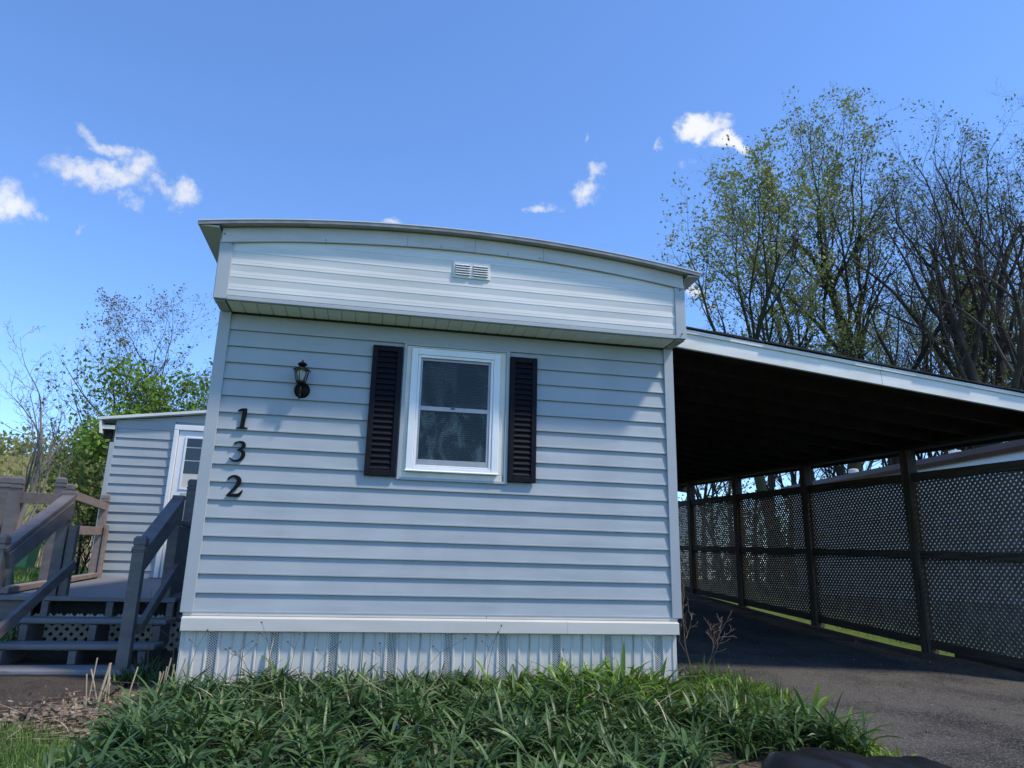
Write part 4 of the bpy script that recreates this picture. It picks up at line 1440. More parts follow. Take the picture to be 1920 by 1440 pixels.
def grow(seed, H, r0, lean=(0.0, 0.0), fork=0.35, n=(8, 6, 5, 4), ang=(40, 42, 45, 50), ratio=(0.58, 0.55, 0.50, 0.50), wob=0.09, up=0.10, twin=0):
    rng = np.random.default_rng(seed)
    out = [[] for _ in range(len(n) + 1)]

    def br(p, d, L, r, lvl):
        k = LVN[lvl]
        pts = np.empty((k, 3))
        rad = r * (1 - np.linspace(0, 1, k) * (0.80 if lvl == 0 else 0.82))
        d = d / np.linalg.norm(d)
        for i in range(k):
            pts[i] = p
            d = d + rng.normal(0, wob * (1 + 0.35 * lvl), 3) + np.array([0, 0, up * (1 if lvl else 0.3)])
            d = d / np.linalg.norm(d)
            p = p + d * L / (k - 1)
        out[lvl].append((pts, rad))
        if lvl < len(n):
            m = n[lvl]
            az0 = rng.uniform(0, 6.28)
            for j in range(m):
                lo = fork if lvl == 0 else 0.22
                t = lo + (1 - lo) * (j + rng.uniform(0.1, 0.9)) / m
                f = t * (k - 1)
                i0 = min(int(f), k - 2)
                q = pts[i0] + (pts[i0 + 1] - pts[i0]) * (f - i0)
                dd = pts[i0 + 1] - pts[i0]
                dd = dd / np.linalg.norm(dd)
                a = math.radians(ang[lvl] * rng.uniform(0.65, 1.25))
                az = az0 + j * 2.4 + rng.normal(0, 0.4)
                s = np.cross(dd, (0.2, 0.9, 0.37))
                s = s / np.linalg.norm(s)
                s2 = np.cross(dd, s)
                nd = dd * math.cos(a) + (s * math.cos(az) + s2 * math.sin(az)) * math.sin(a)
                Lc = L * ratio[lvl] * (1.20 - 0.62 * t) * rng.uniform(0.75, 1.2)
                rc = max(rad[i0] * rng.uniform(0.42, 0.66), 0.0035)
                br(q, nd, Lc, rc, lvl + 1)

    br(np.zeros(3), np.array([lean[0], lean[1], 1.0]), H, r0, 0)
    for k in range(twin):
        a = rng.uniform(0, 6.28)
        br(np.array([0.15 * math.cos(a), 0.15 * math.sin(a), 0]), np.array([0.35 * math.cos(a), 0.35 * math.sin(a), 1.0]), H * rng.uniform(0.7, 0.95), r0 * 0.7, 0)
    return out


def tubes(levels, which):
    V, Fq, base = [], [], 0
    for lv in which:
        if lv >= len(levels) or not levels[lv]:
            continue
        P = np.stack([b[0] for b in levels[lv]])            # (B,k,3)
        Rr = np.stack([b[1] for b in levels[lv]])
        B, k, _ = P.shape
        s = LVS[lv]
        d = np.gradient(P, axis=1)
        d /= np.linalg.norm(d, axis=2, keepdims=True) + 1e-9
        ref = np.where(np.abs(d[..., 2:3]) < 0.9, np.array([0.0, 0.0, 1.0]), np.array([1.0, 0.0, 0.0]))
        a = np.cross(d, ref)
        a /= np.linalg.norm(a, axis=2, keepdims=True) + 1e-9
        b = np.cross(d, a)
        th = 2 * np.pi * np.arange(s) / s
        ring = P[:, :, None, :] + Rr[:, :, None, None] * (a[:, :, None, :] * np.cos(th)[None, None, :, None] + b[:, :, None, :] * np.sin(th)[None, None, :, None])
        V.append(ring.reshape(-1, 3))
        idx = np.arange(B * k * s).reshape(B, k, s) + base
        nxt = np.roll(idx, -1, axis=2)
        Fq.append(np.stack([idx[:, :-1], nxt[:, :-1], nxt[:, 1:], idx[:, 1:]], -1).reshape(-1, 4))
        base += B * k * s
    return np.concatenate(V), np.concatenate(Fq)


def leaf_quads(P, size, rng, stretch=1.7, droop=0.0):
    """Small pointed leaves (rhombs folded out of random directions) at the given points."""
    N = len(P)
    a = rng.normal(size=(N, 3))
    a[:, 2] -= droop
    a /= np.linalg.norm(a, axis=1, keepdims=True)
    b = np.cross(a, rng.normal(size=(N, 3)))
    b /= np.linalg.norm(b, axis=1, keepdims=True) + 1e-9
    s = (size * rng.uniform(0.6, 1.3, N))[:, None]
    V = np.stack([P, P + a * s * 0.5 * stretch + b * s * 0.45, P + a * s * stretch, P + a * s * 0.5 * stretch - b * s * 0.45], 1).reshape(-1, 3)
    return V, np.arange(4 * N).reshape(N, 4)


def twig_points(levels, lv_from, count, rng, jitter):
    P = np.concatenate([b[0][1:] for lv in range(lv_from, len(levels)) for b in levels[lv]])
    c = np.median(P, axis=0)
    sd = np.std(P, axis=0) + 1e-6
    q = np.sqrt((((P - c) / sd) ** 2).sum(1))
    P = P[q < np.percentile(q, 97.5)]                     # no lone leaves on the outermost hair twigs
    i = rng.integers(0, len(P), count)
    return P[i] + rng.normal(0, jitter, (count, 3))


TREES = {}


def tree(key, name, loc, label, cat='tree', group=None, bark='bark_dark', leaf=None, nleaf=0, lsize=0.07, jit=0.12, rot=0.0, scale=1.0, droop=0.0, lv_from=3, twigs='twig', copy_of=None, top=None, **kw):
    r = thing(name, (0, 0, 0), label, cat, group)
    if copy_of is None:
        lv = grow(**kw)
        if top:
            zs = np.concatenate([b[0][:, 2] for q in lv for b in q])
            k_ = top / float(np.percentile(zs, 99.7))
            lv = [[(b[0] * k_, b[1] * min(1.0, k_)) for b in q] for q in lv]
        rg = np.random.default_rng(kw['seed'] + 500)
        parts = []
        v, f = tubes(lv, (0, 1))
        parts.append(fast('trunk', v, f, bark, r, True))
        v, f = tubes(lv, range(2, 5))
        parts.append(fast('branches', v, f, twigs, r))
        if leaf:
            v, f = leaf_quads(twig_points(lv, lv_from, nleaf, rg, jit), lsize, rg, droop=droop)
            parts.append(tag(fast('crown', v, f, leaf, r), kind='stuff'))
        TREES[key] = parts
    else:
        for o in TREES[copy_of]:
            copy_mesh(o, r)
    r.location = loc
    r.rotation_euler = (0, 0, rot)
    r.scale = (scale,) * 3
    return r


def base_at(px_x, dist):
    """Ground position at a horizontal bearing (the photograph's column) and distance from the viewpoint."""
    d = AX @ np.array([(px_x - 960) / F_PX, 1.0, -0.1])
    d = d[:2] / np.hypot(*d[:2])
    p = CAM[:2] + d * dist
    return (float(p[0]), float(p[1]), gz(p[0], p[1]) - 0.1)


UP = dict(n=(9, 7, 6, 5))
tree('a', 'deciduous_tree', base_at(1600, 27), 'tallest leafing tree with straight forked trunk right of the house', group='trees behind the carport', bark='bark_mossy', leaf='leaf_spring',
     nleaf=6800, lsize=0.075, jit=0.07, top=20.8, seed=21, H=15.5, r0=0.30, lean=(-0.02, 0.0), fork=0.40, ang=(30, 36, 42, 50), ratio=(0.52, 0.55, 0.5, 0.5), **UP)
tree('b', 'deciduous_tree', base_at(1475, 25), 'leafing tree leaning left over the carport roof', group='trees behind the carport', bark='bark_mossy', leaf='leaf_spring', nleaf=6800, lsize=0.075, jit=0.07,
     top=13.8, seed=33, H=12.0, r0=0.24, lean=(-0.42, 0.16), fork=0.30, ang=(34, 38, 42, 50), ratio=(0.52, 0.56, 0.5, 0.5), **UP)
tree('c', 'deciduous_tree', base_at(1812, 25), 'thick trunked bare tree with wide forked limbs at the right edge', group='trees behind the carport', bark='bark_dark', leaf='leaf_dark', nleaf=1300, lsize=0.065, jit=0.07,
     top=14.6, seed=47, H=14.5, r0=0.40, lean=(0.30, 0.0), fork=0.22, ang=(40, 42, 45, 52), ratio=(0.66, 0.56, 0.52, 0.5), wob=0.09, **UP)
tree('d', 'deciduous_tree', base_at(1530, 30), 'leafing tree between the leaning tree and the tallest tree', group='trees behind the carport', bark='bark_mossy', leaf='leaf_spring', nleaf=6200, lsize=0.075, jit=0.07,
     top=16.6, seed=58, H=14.6, r0=0.26, lean=(0.02, 0.0), fork=0.35, ang=(32, 38, 42, 50), **UP)
tree('e', 'deciduous_tree', base_at(1705, 29), 'crooked leafing tree just right of the tallest tree', group='trees behind the carport', bark='bark_dark', leaf='leaf_dark', nleaf=3800, lsize=0.075, jit=0.07,
     top=18.2, seed=64, H=15.0, r0=0.30, lean=(0.05, 0.0), fork=0.28, wob=0.14, ang=(38, 40, 45, 50), **UP)
tree('f', 'bare_tree', base_at(1880, 31), 'bare tree with fine purple-brown twigs in the right corner', group='trees behind the carport', bark='bark_dark', top=17.4, seed=75, H=16.0, r0=0.28,
     fork=0.3, wob=0.11, ang=(34, 38, 45, 50), **UP)
tree('f2', 'bare_tree', base_at(1945, 26), 'bare tree cut by the right edge of the picture', group='trees behind the carport', copy_of='f', rot=2.5, scale=0.86)
tree('f3', 'bare_tree', base_at(1856, 35), 'bare tree with upright twigs behind the thick trunked tree', group='trees behind the carport', copy_of='f', rot=0.9, scale=1.12)
tree('e2', 'deciduous_tree', base_at(1838, 27), 'budding tree left of the bare tree at the right edge', group='trees behind the carport', copy_of='e', rot=3.7, scale=0.92)
tree('g', 'young_tree', base_at(1405, 31), 'slender leafing young tree above the carport fascia near the house', group='trees behind the carport', bark='bark_dark', leaf='leaf_spring', nleaf=2600, lsize=0.07, jit=0.07,
     top=10.5, seed=81, H=9.5, r0=0.13, fork=0.3, n=(8, 6, 5, 4), ang=(30, 38, 42, 50))
tree('g2', 'young_tree', base_at(1345, 33), 'thin young tree beside the gable corner behind the carport', group='trees behind the carport', copy_of='g', rot=2.1, scale=0.92)
back = [(1312, 36, 'd', 0.9, 0.62), (1362, 40, 'f', 2.2, 0.66), (1440, 38, 'e', 1.3, 0.74), (1560, 37, 'c', 4.2, 0.62), (1648, 36, 'd', 3.0, 0.86), (1752, 38, 'f', 4.0, 0.88),
        (1845, 40, 'e', 5.1, 0.90), (1930, 36, 'c', 2.6, 0.86), (1965, 29, 'b', 3.4, 0.95), (1500, 44, 'f', 1.0, 0.80), (1700, 46, 'a', 2.2, 0.85), (1600, 48, 'e', 0.6, 0.80),
        (1335, 28, 'g', 0.4, 0.8), (1425, 29, 'f', 3.3, 0.52), (1470, 33, 'e', 2.6, 0.55), (1545, 27, 'g', 3.9, 0.9), (1580, 33, 'f', 5.5, 0.60), (1665, 30, 'g', 1.4, 1.0),
        (1735, 33, 'e', 4.4, 0.62), (1780, 29, 'g', 5.0, 1.0), (1860, 34, 'd', 1.9, 0.60), (1910, 30, 'f', 0.2, 0.62)]
for i, (cx, ds, src, ro, sc_) in enumerate(back):
    tree('bk%d' % i, 'woodland_tree', base_at(cx, ds), 'slim tree trunk and twiggy crown in the wood behind the carport', group='wood behind the carport', copy_of=src, rot=ro, scale=sc_)
tree('h', 'bare_tree', base_at(1003, 48), 'bare treetop peeping over the roof right of centre', bark='bark_grey', top=25, seed=91, H=19.5, r0=0.22, fork=0.35, n=(8, 6, 5, 4), ang=(26, 34, 42, 50), ratio=(0.36, 0.5, 0.5, 0.5))
# left side
tree('k', 'bare_tree', base_at(62, 12.5), 'small bare grey tree with two forks at the left edge', group='trees left of the home', bark='bark_grey', twigs='bark_grey', top=4.0, seed=105, H=3.1, r0=0.06, lean=(-0.10, 0), fork=0.22,
     n=(6, 5, 4, 3), ang=(34, 36, 42, 48), ratio=(0.62, 0.5, 0.45, 0.45), wob=0.10, twin=1)
tree('m', 'leafing_tree', base_at(225, 19), 'thinly leafed tree left of the addition roof', group='trees left of the home', bark='bark_dark', leaf='leaf_dark', nleaf=2300, lsize=0.060, jit=0.07, top=5.7, seed=112, H=5.4, r0=0.10, fork=0.12,
     n=(11, 7, 5, 4), ang=(44, 40, 45, 50), ratio=(0.60, 0.52, 0.5, 0.5), twin=2)
tree('q', 'leafing_tree', base_at(318, 31), 'tall tree with reddish buds behind the addition', group='trees left of the home', bark='bark_dark', leaf='leaf_red', nleaf=3400, lsize=0.052, jit=0.06, top=10.5, seed=121, H=11.3, r0=0.16, fork=0.36,
     n=(9, 7, 5, 4), ang=(36, 40, 45, 50), ratio=(0.60, 0.55, 0.5, 0.5))
tree('q2', 'leafing_tree', base_at(395, 33), 'tall budding tree partly hidden by the left corner of the home', group='trees left of the home', copy_of='q', rot=1.7, scale=0.95)
tree('r', 'bushy_tree', base_at(272, 17.5), 'bright green bushy tree above the addition roof', group='trees left of the home', bark='bark_dark', leaf='leaf_bright', nleaf=12000, lsize=0.07, jit=0.14, lv_from=2, top=4.6, seed=133, H=4.5, r0=0.08, fork=0.10,
     n=(12, 7, 5, 4), ang=(48, 42, 45, 50), ratio=(0.50, 0.52, 0.5, 0.5), twin=3)
tree('r2', 'bushy_tree', base_at(345, 18.5), 'bright green bushy tree touching the left corner of the home', group='trees left of the home', copy_of='r', rot=2.0, scale=0.98)
tree('s', 'dark_shrub', base_at(182, 14.5), 'dark green shrub against the left side of the addition', group='trees left of the home', bark='bark_dark', leaf='leaf_dark', nleaf=4200, lsize=0.055, jit=0.10, lv_from=2, top=2.5, seed=144, H=2.9, r0=0.05, fork=0.10,
     n=(10, 6, 5, 4), ang=(50, 44, 45, 50), ratio=(0.60, 0.55, 0.5, 0.5), twin=2)

# woods on the hill, brush at its foot, undergrowth right of the carport
wr = np.random.default_rng(17)
nc = 420
cx_ = wr.uniform(-190, -5, nc)
cy_ = wr.uniform(120, 230, nc)
pts = []
for x, y in zip(cx_, cy_):
    m_ = 60
    pts.append(np.stack([x + wr.normal(0, 2.2, m_), y + wr.normal(0, 2.2, m_), hill_z(x, y) + 2.0 + wr.normal(0, 1.9, m_)], 1))
v, f = leaf_quads(np.concatenate(pts), 0.75, wr, 1.5)
tag(fast('far_woods', v, f, 'leaf_far'), 'hazy golden green woods on the far hill', 'woods', kind='stuff')


def blades(P, az, el, bend, L, W, K=5, twist=None, shape='strap', fold=0.25):
    """Curved leaf blades rooted at P; returns vertices and quads."""
    N = len(P)
    t = np.linspace(0, 1, K)
    ang = el[:, None] - bend[:, None] * t[None, :]
    dl = (L / (K - 1))[:, None]
    ch = np.cumsum(np.concatenate([np.zeros((N, 1)), np.cos(ang[:, :-1]) * dl], 1), 1)
    cv = np.cumsum(np.concatenate([np.zeros((N, 1)), np.sin(ang[:, :-1]) * dl], 1), 1)
    hx_, hy_ = np.cos(az)[:, None], np.sin(az)[:, None]
    C_ = np.stack([P[:, 0:1] + hx_ * ch, P[:, 1:2] + hy_ * ch, P[:, 2:3] + cv], -1)
    if shape == 'lance':
        w = np.sin(np.pi * np.clip(0.10 + 0.90 * t, 0, 1)) ** 0.8
    elif shape == 'grass':
        w = 1.0 - 0.97 * t
    else:
        w = np.where(t < 0.55, 0.75 + 0.25 * t / 0.55, np.sqrt(np.clip(1 - ((t - 0.55) / 0.45) ** 2, 0.0009, 1)))
    w = w[None, :] * W[:, None] / 2
    if twist is None:
        twist = np.zeros(N)
    tw = twist[:, None] * t[None, :]
    side = np.stack([-np.sin(az)[:, None] * np.cos(tw), np.cos(az)[:, None] * np.cos(tw), np.sin(tw)], -1)
    lft = C_ + side * w[..., None]
    rgt = C_ - side * w[..., None]
    if fold > 0:
        nrm = np.stack([-hx_ * np.sin(ang), -hy_ * np.sin(ang), np.cos(ang)], -1)
        lft = lft + nrm * (w * fold)[..., None]
        rgt = rgt + nrm * (w * fold)[..., None]
        V = np.stack([lft, C_, rgt], 2).reshape(-1, 3)
        i = np.arange(N * K * 3).reshape(N, K, 3)
        F1 = np.stack([i[:, :-1, 0], i[:, :-1, 1], i[:, 1:, 1], i[:, 1:, 0]], -1).reshape(-1, 4)
        F2 = np.stack([i[:, :-1, 1], i[:, :-1, 2], i[:, 1:, 2], i[:, 1:, 1]], -1).reshape(-1, 4)
        return V, np.concatenate([F1, F2])
    V = np.stack([lft, rgt], 2).reshape(-1, 3)
    i = np.arange(N * K * 2).reshape(N, K, 2)
    return V, np.stack([i[:, :-1, 0], i[:, :-1, 1], i[:, 1:, 1], i[:, 1:, 0]], -1).reshape(-1, 4)


# dry brush along the far lawn edge
nb_ = 5200
bx = wr.uniform(-16, -4.2, nb_)
by = wr.uniform(18.5, 25, nb_)
P = np.stack([bx, by, ground_z(bx, by)], 1)
v, f = blades(P, wr.uniform(0, 6.28, nb_), wr.uniform(0.9, 1.6, nb_), wr.uniform(-0.1, 0.7, nb_), wr.uniform(0.8, 2.4, nb_), wr.uniform(0.015, 0.04, nb_), 4, None, 'grass', 0)
tag(fast('dry_brush', v, f, 'brush_dry'), 'tangle of dry beige brush along the far lawn', 'brush', kind='stuff')
# undergrowth in the wood at the right
ug = []
for i in range(230):
    c0 = base_at(wr.uniform(1250, 2050), wr.uniform(36, 60))
    hgt = wr.uniform(0.8, 5.5)
    m_ = 90
    ug.append(np.stack([c0[0] + wr.normal(0, 0.9, m_), c0[1] + wr.normal(0, 0.9, m_), c0[2] + hgt * wr.uniform(0.1, 1.2, m_)], 1))
v, f = leaf_quads(np.concatenate(ug), 0.13, wr, 1.5)
tag(fast('undergrowth', v, f, 'leaf_spring'), 'light green undergrowth between the trunks behind the carport', 'undergrowth', kind='stuff')

# ------------------------------------------------------------------ planting bed in front of the home
br_ = np.random.default_rng(29)


def bed_left(y):
    return np.interp(y, [-3.0, -1.55, -0.9, -0.45, -0.05], [-0.02, -0.02, -0.12, -0.10, 0.10])


def bed_right(y):
    return drive_edge(y) - 0.06


def in_bed(x, y, ylo=-2.75):
    back = np.where(x < 3.60, -0.07, np.interp(x, [3.6, 3.8, 4.2], [0.25, 0.35, 0.05]))
    ylo = np.where(x > 2.72, -1.78, ylo)
    return (y > ylo) & (y < back) & (x > bed_left(y)) & (x < bed_right(y))


def clumps(n_try, accept, seed):
    r = np.random.default_rng(seed)
    x = r.uniform(-0.4, 4.4, n_try)
    y = r.uniform(-2.7, 0.4, n_try)
    k = in_bed(x, y) & (r.uniform(size=n_try) < accept(x, y))
    return x[k], y[k]


def clump_leaves(cx, cy, per, Lr, Wr, elr, bendr, seed, spread=0.03, shape='strap', m=None, name='foliage', label='', K=5, fold=0.25, cat='foliage', tall=None):
    r = np.random.default_rng(seed)
    X = np.repeat(cx, per) + r.normal(0, spread, len(cx) * per)
    Y = np.repeat(cy, per) + r.normal(0, spread, len(cx) * per)
    N = len(X)
    sc_ = np.repeat(r.uniform(0.75, 1.2, len(cx)), per)
    if tall is not None:
        sc_ = sc_ * np.repeat(tall(cx, cy), per)
    P = np.stack([X, Y, ground_z(X, Y) - 0.01], 1)
    L = r.uniform(*Lr, N) * sc_
    W = r.uniform(*Wr, N) * np.sqrt(sc_)
    v, f = blades(P, r.uniform(0, 6.283, N), r.uniform(*elr, N), r.uniform(*bendr, N), L, W, K, r.normal(0, 0.5, N), shape, fold)
    return tag(fast(name, v, f, m, None, True), label, cat, kind='stuff')


def wl_(x, lo, hi):
    return np.clip((x - lo) / (hi - lo), 0, 1)


# grey-green lance leaves on stems, left two thirds and all along the front
gxx, gyy = clumps(5200, lambda x, y: np.clip(1.05 - 1.0 * wl_(x, 1.9, 3.0) * wl_(y, -1.5, -0.9), 0.02, 1) * 0.30, 301)
r = np.random.default_rng(302)
per = 15
N = len(gxx) * per
lowb = np.interp(gyy, [-1.2, -0.6, -0.3], [1.0, 0.75, 0.45])
ptch = 0.75 + 0.35 * np.sin(gxx * 3.1 + 1.3 * np.sin(gyy * 4.0)) * np.cos(gyy * 3.7 + gxx)
hgt = np.repeat(r.uniform(0.05, 0.19, len(gxx)) * lowb * ptch, per) * r.uniform(0.25, 1.1, N)
tilt = np.repeat(r.normal(0, 0.22, (len(gxx), 2)), per, 0)
X = np.repeat(gxx, per) + tilt[:, 0] * hgt
Y = np.repeat(gyy, per) + tilt[:, 1] * hgt
P = np.stack([X, Y, ground_z(X, Y) + hgt], 1)
v, f = blades(P, r.uniform(0, 6.283, N), r.uniform(0.15, 1.15, N), r.uniform(0.3, 1.5, N), r.uniform(0.10, 0.26, N), r.uniform(0.011, 0.022, N), 6, r.normal(0, 0.4, N), 'lance', 0.22)
tag(fast('lance_foliage', v, f, 'foliage_grey', None, True), 'dense grey-green lance-leaved foliage filling the left of the bed', 'foliage', kind='stuff')
# strap leaved tufts at the back left
c1 = clumps(1500, lambda x, y: (y > -0.75) * (x < 2.1) * 0.42, 311)
clump_leaves(c1[0], c1[1], 13, (0.11, 0.20), (0.010, 0.017), (0.75, 1.5), (0.4, 1.6), 312, 0.02, 'strap', 'foliage_grey', 'strap_foliage', 'upright narrow leaves along the foot of the white skirting', 5)
# bright broad leaves at the right
c2 = clumps(2600, lambda x, y: wl_(x, 1.75, 2.35) * wl_(y, -1.5, -0.8) * 0.30, 321)
clump_leaves(c2[0], c2[1], 12, (0.19, 0.40), (0.018, 0.034), (0.65, 1.45), (0.7, 2.2), 322, 0.025, 'lance', 'foliage_green', 'broad_foliage', 'bright green broad arching leaves at the right of the bed', 7,
             tall=lambda x, y: 0.62 + 0.38 * np.exp(-((x - 2.75) / 0.55) ** 2) - 0.25 * wl_(x, 3.5, 4.1))
# fine dark grass-like leaves
c3 = clumps(3400, lambda x, y: wl_(x, 2.0, 2.7) * 0.34, 331)
clump_leaves(c3[0], c3[1], 22, (0.10, 0.24), (0.004, 0.009), (0.8, 1.5), (0.3, 1.3), 332, 0.03, 'grass', 'foliage_fine', 'fine_foliage', 'fine dark green grassy leaves spilling to the driveway', 5, 0)
c4 = clumps(700, lambda x, y: wl_(x, 3.0, 3.2) * wl_(-y, 0.5, 1.0) * (x > bed_right(y) - 0.75) * 0.10, 341)
clump_leaves(c4[0], c4[1], 9, (0.22, 0.36), (0.022, 0.036), (0.9, 1.5), (0.5, 1.9), 342, 0.02, 'lance', 'foliage_light', 'pale_foliage', 'yellow-green strap leaves near the black cover', 7)
# weeds at the driveway edge
rw = np.random.default_rng(351)
ny = 900
yy = rw.uniform(-2.3, 0.3, ny)
xx = drive_edge(yy) - 0.04 + rw.normal(0, 0.055, ny)
P = np.stack([xx, yy, ground_z(xx, yy)], 1)
v, f = blades(P, rw.uniform(0, 6.28, ny), rw.uniform(0.3, 1.4, ny), rw.uniform(0.2, 1.4, ny), rw.uniform(0.05, 0.13, ny), rw.uniform(0.010, 0.024, ny), 5, rw.normal(0, 0.4, ny), 'lance', 0.2)
tag(fast('edge_weeds', v, f, 'leaf_bright', None, True), 'small leafy weeds along the broken driveway edge', 'weeds', kind='stuff')

# bits of leaf and gravel lying on the asphalt
rd = np.random.default_rng(361)
ny = 170
P = np.stack([rd.uniform(3.8, 7.4, ny), rd.uniform(-2.0, 4.5, ny), np.zeros(ny)], 1)
P[:, 2] = ground_z(P[:, 0], P[:, 1]) + 0.010
v, f = leaf_quads(P, 0.018, rd, 1.5)
v[:, 2] = np.maximum(v[:, 2], ground_z(v[:, 0], v[:, 1]) + 0.008)
tag(fast('drive_litter', v, f, 'litter'), 'scattered leaf bits on the driveway', 'litter', kind='stuff')

# lawn: bottom left corner, far left lawn, strip behind the fence


def lawn(name, n, xr_, yr_, Lr, Wr, label, seed, keep=None):
    r = np.random.default_rng(seed)
    x = r.uniform(*xr_, n)
    y = r.uniform(*yr_, n)
    if keep is not None:
        k = keep(x, y, r)
        x, y = x[k], y[k]
    m_ = len(x)
    P = np.stack([x, y, ground_z(x, y) - 0.005], 1)
    v, f = blades(P, r.uniform(0, 6.283, m_), r.uniform(0.6, 1.5, m_), r.uniform(0.2, 1.5, m_), r.uniform(*Lr, m_), r.uniform(*Wr, m_), 4, None, 'grass', 0)
    return tag(fast(name, v, f, 'lawn'), label, 'grass', kind='stuff')


lawn('lawn_grass', 26000, (-1.7, 0.35), (-2.5, -0.72), (0.05, 0.12), (0.0035, 0.006), 'short green grass in the bottom left corner', 401,
     lambda x, y, r: (x < np.interp(y, [-2.5, -1.6, -1.2, -0.95, -0.7], [0.15, -0.05, -0.30, -0.55, -1.05]) + r.normal(0, 0.09, len(x))) & ~((y > -0.95) & (x < -0.72) & (y > -0.93)))
lawn('lawn_grass', 30000, (-12, -2.6), (5.5, 18.5), (0.07, 0.15), (0.010, 0.02), 'sunlit lawn beyond the deck', 402)
lawn('lawn_grass', 34000, (7.95, 10.8), (0.5, 14), (0.05, 0.12), (0.006, 0.012), 'sunlit grass strip behind the lattice fence', 403,
     lambda x, y, r: r.uniform(size=len(x)) < np.clip((x - 7.9) / 0.35, 0.15, 1))
# dandelions
for (x, y, hh, lab) in ((4.24, 0.62, 0.05, 'yellow dandelion on the driveway edge by the bare twigs'), (3.90, -1.50, 0.10, 'yellow dandelion beside the driveway near the black cover')):
    z = gz(x, y)
    d = thing('dandelion', (x, y, z), lab, 'flower', 'dandelions by the driveway')
    obj('stem', MB().tube([(x, y, z), (x + 0.004, y, z + hh)], 0.0022, 5), 'foliage_light', d)
    mb = MB()
    for i in range(18):
        a = i * 2.4
        rr_ = 0.006 + 0.011 * (i / 17)
        c_, s_ = math.cos(a), math.sin(a)
        mb.add([(x + 0.004, y, z + hh), (x + 0.004 + rr_ * c_ - 0.003 * s_, y + rr_ * s_ + 0.003 * c_, z + hh + 0.006), (x + 0.004 + rr_ * c_ + 0.003 * s_, y + rr_ * s_ - 0.003 * c_, z + hh + 0.006)], [(0, 1, 2)])
    obj('petals', mb, 'petal_yellow', d)
# grape hyacinths at the bottom edge
for (x, y, hh, lab) in ((1.33, -1.52, 0.15, 'left small blue grape hyacinth at the bottom of the bed'), (1.43, -1.58, 0.145, 'right small blue grape hyacinth at the bottom of the bed')):
    z = gz(x, y)
    d = thing('grape_hyacinth', (x, y, z), lab, 'flower', 'grape hyacinths')
    obj('stem', MB().tube([(x, y, z), (x, y - 0.01, z + hh)], 0.0025, 5), 'foliage_green', d)
    mb = MB()
    for i in range(26):
        a = i * 2.4
        t = i / 25
        rr_ = 0.011 * (1 - 0.6 * t)
        p = np.array((x + rr_ * math.cos(a), y - 0.01 + rr_ * math.sin(a), z + hh - 0.015 + 0.042 * t))
        mb.lathe(float(p[0]), float(p[1]), [(float(p[2]) - 0.004, 0.001), (float(p[2]), 0.0042), (float(p[2]) + 0.004, 0.001)], 5)
    obj('bells', mb, 'petal_blue', d)

# litter, straw and stones near the steps
rl = np.random.default_rng(501)
nl_ = 1900
lx_ = rl.normal(-0.32, 0.30, nl_)
ly_ = rl.normal(-0.68, 0.24, nl_)
P = np.stack([lx_, ly_, ground_z(lx_, ly_) + rl.uniform(0.008, 0.035, nl_)], 1)
v, f = leaf_quads(P, 0.022, rl, 1.5)
tag(fast('leaf_litter', v, f, 'litter'), 'brown leaf litter at the left end of the bed', 'litter', kind='stuff')
P = np.stack([rl.normal(-0.30, 0.32, 60), rl.normal(-0.72, 0.26, 60), np.zeros(60)], 1)
P[:, 2] = ground_z(P[:, 0], P[:, 1]) + rl.uniform(0.012, 0.05, 60)
v, f = blades(P, rl.normal(0.25, 0.5, 60) + np.pi * (rl.uniform(size=60) > 0.5), rl.normal(0.0, 0.08, 60), rl.normal(0, 0.1, 60), rl.uniform(0.12, 0.42, 60), rl.uniform(0.004, 0.008, 60), 4, None, 'strap', 0.5)
tag(fast('straw_litter', v, f, 'straw'), 'pale fallen straw stems across the litter by the steps', 'straw', kind='stuff')
P = np.stack([rl.uniform(-1.3, 0.1, 120), rl.uniform(-1.9, -0.8, 120), np.zeros(120)], 1)
P[:, 2] = ground_z(P[:, 0], P[:, 1]) + rl.uniform(0.02, 0.07, 120)
v, f = blades(P, rl.uniform(0, 6.28, 120), rl.normal(0.05, 0.2, 120), rl.normal(0, 0.3, 120), rl.uniform(0.05, 0.20, 120), rl.uniform(0.003, 0.006, 120), 4, None, 'strap', 0.3)
tag(fast('dead_grass', v, f, 'straw'), 'pale dead stems caught in the grass of the left corner', 'straw', kind='stuff')
P = np.stack([rl.uniform(0.1, 3.6, 90), rl.uniform(-1.7, -0.2, 90), np.zeros(90)], 1)
P[:, 2] = ground_z(P[:, 0], P[:, 1]) + rl.uniform(0.12, 0.26, 90)
v, f = blades(P, rl.uniform(0, 6.28, 90), rl.normal(0.1, 0.25, 90), rl.normal(0, 0.4, 90), rl.uniform(0.10, 0.34, 90), rl.uniform(0.003, 0.006, 90), 5, None, 'strap', 0.3)
tag(fast('dead_leaves', v, f, 'straw'), 'scattered dead beige stems lying over the foliage', 'straw', kind='stuff')
ns_ = 320
sx_, sy_ = rl.normal(3.72, 0.16, ns_), rl.normal(0.42, 0.30, ns_)
P = np.stack([sx_, sy_, ground_z(sx_, sy_) + 0.008], 1)
v, f = leaf_quads(P, 0.03, rl, 1.3)
tag(fast('stone_chips', v, f, 'stone_grey'), 'grey chips and leaf bits at the right corner of the skirting', 'stones', kind='stuff')

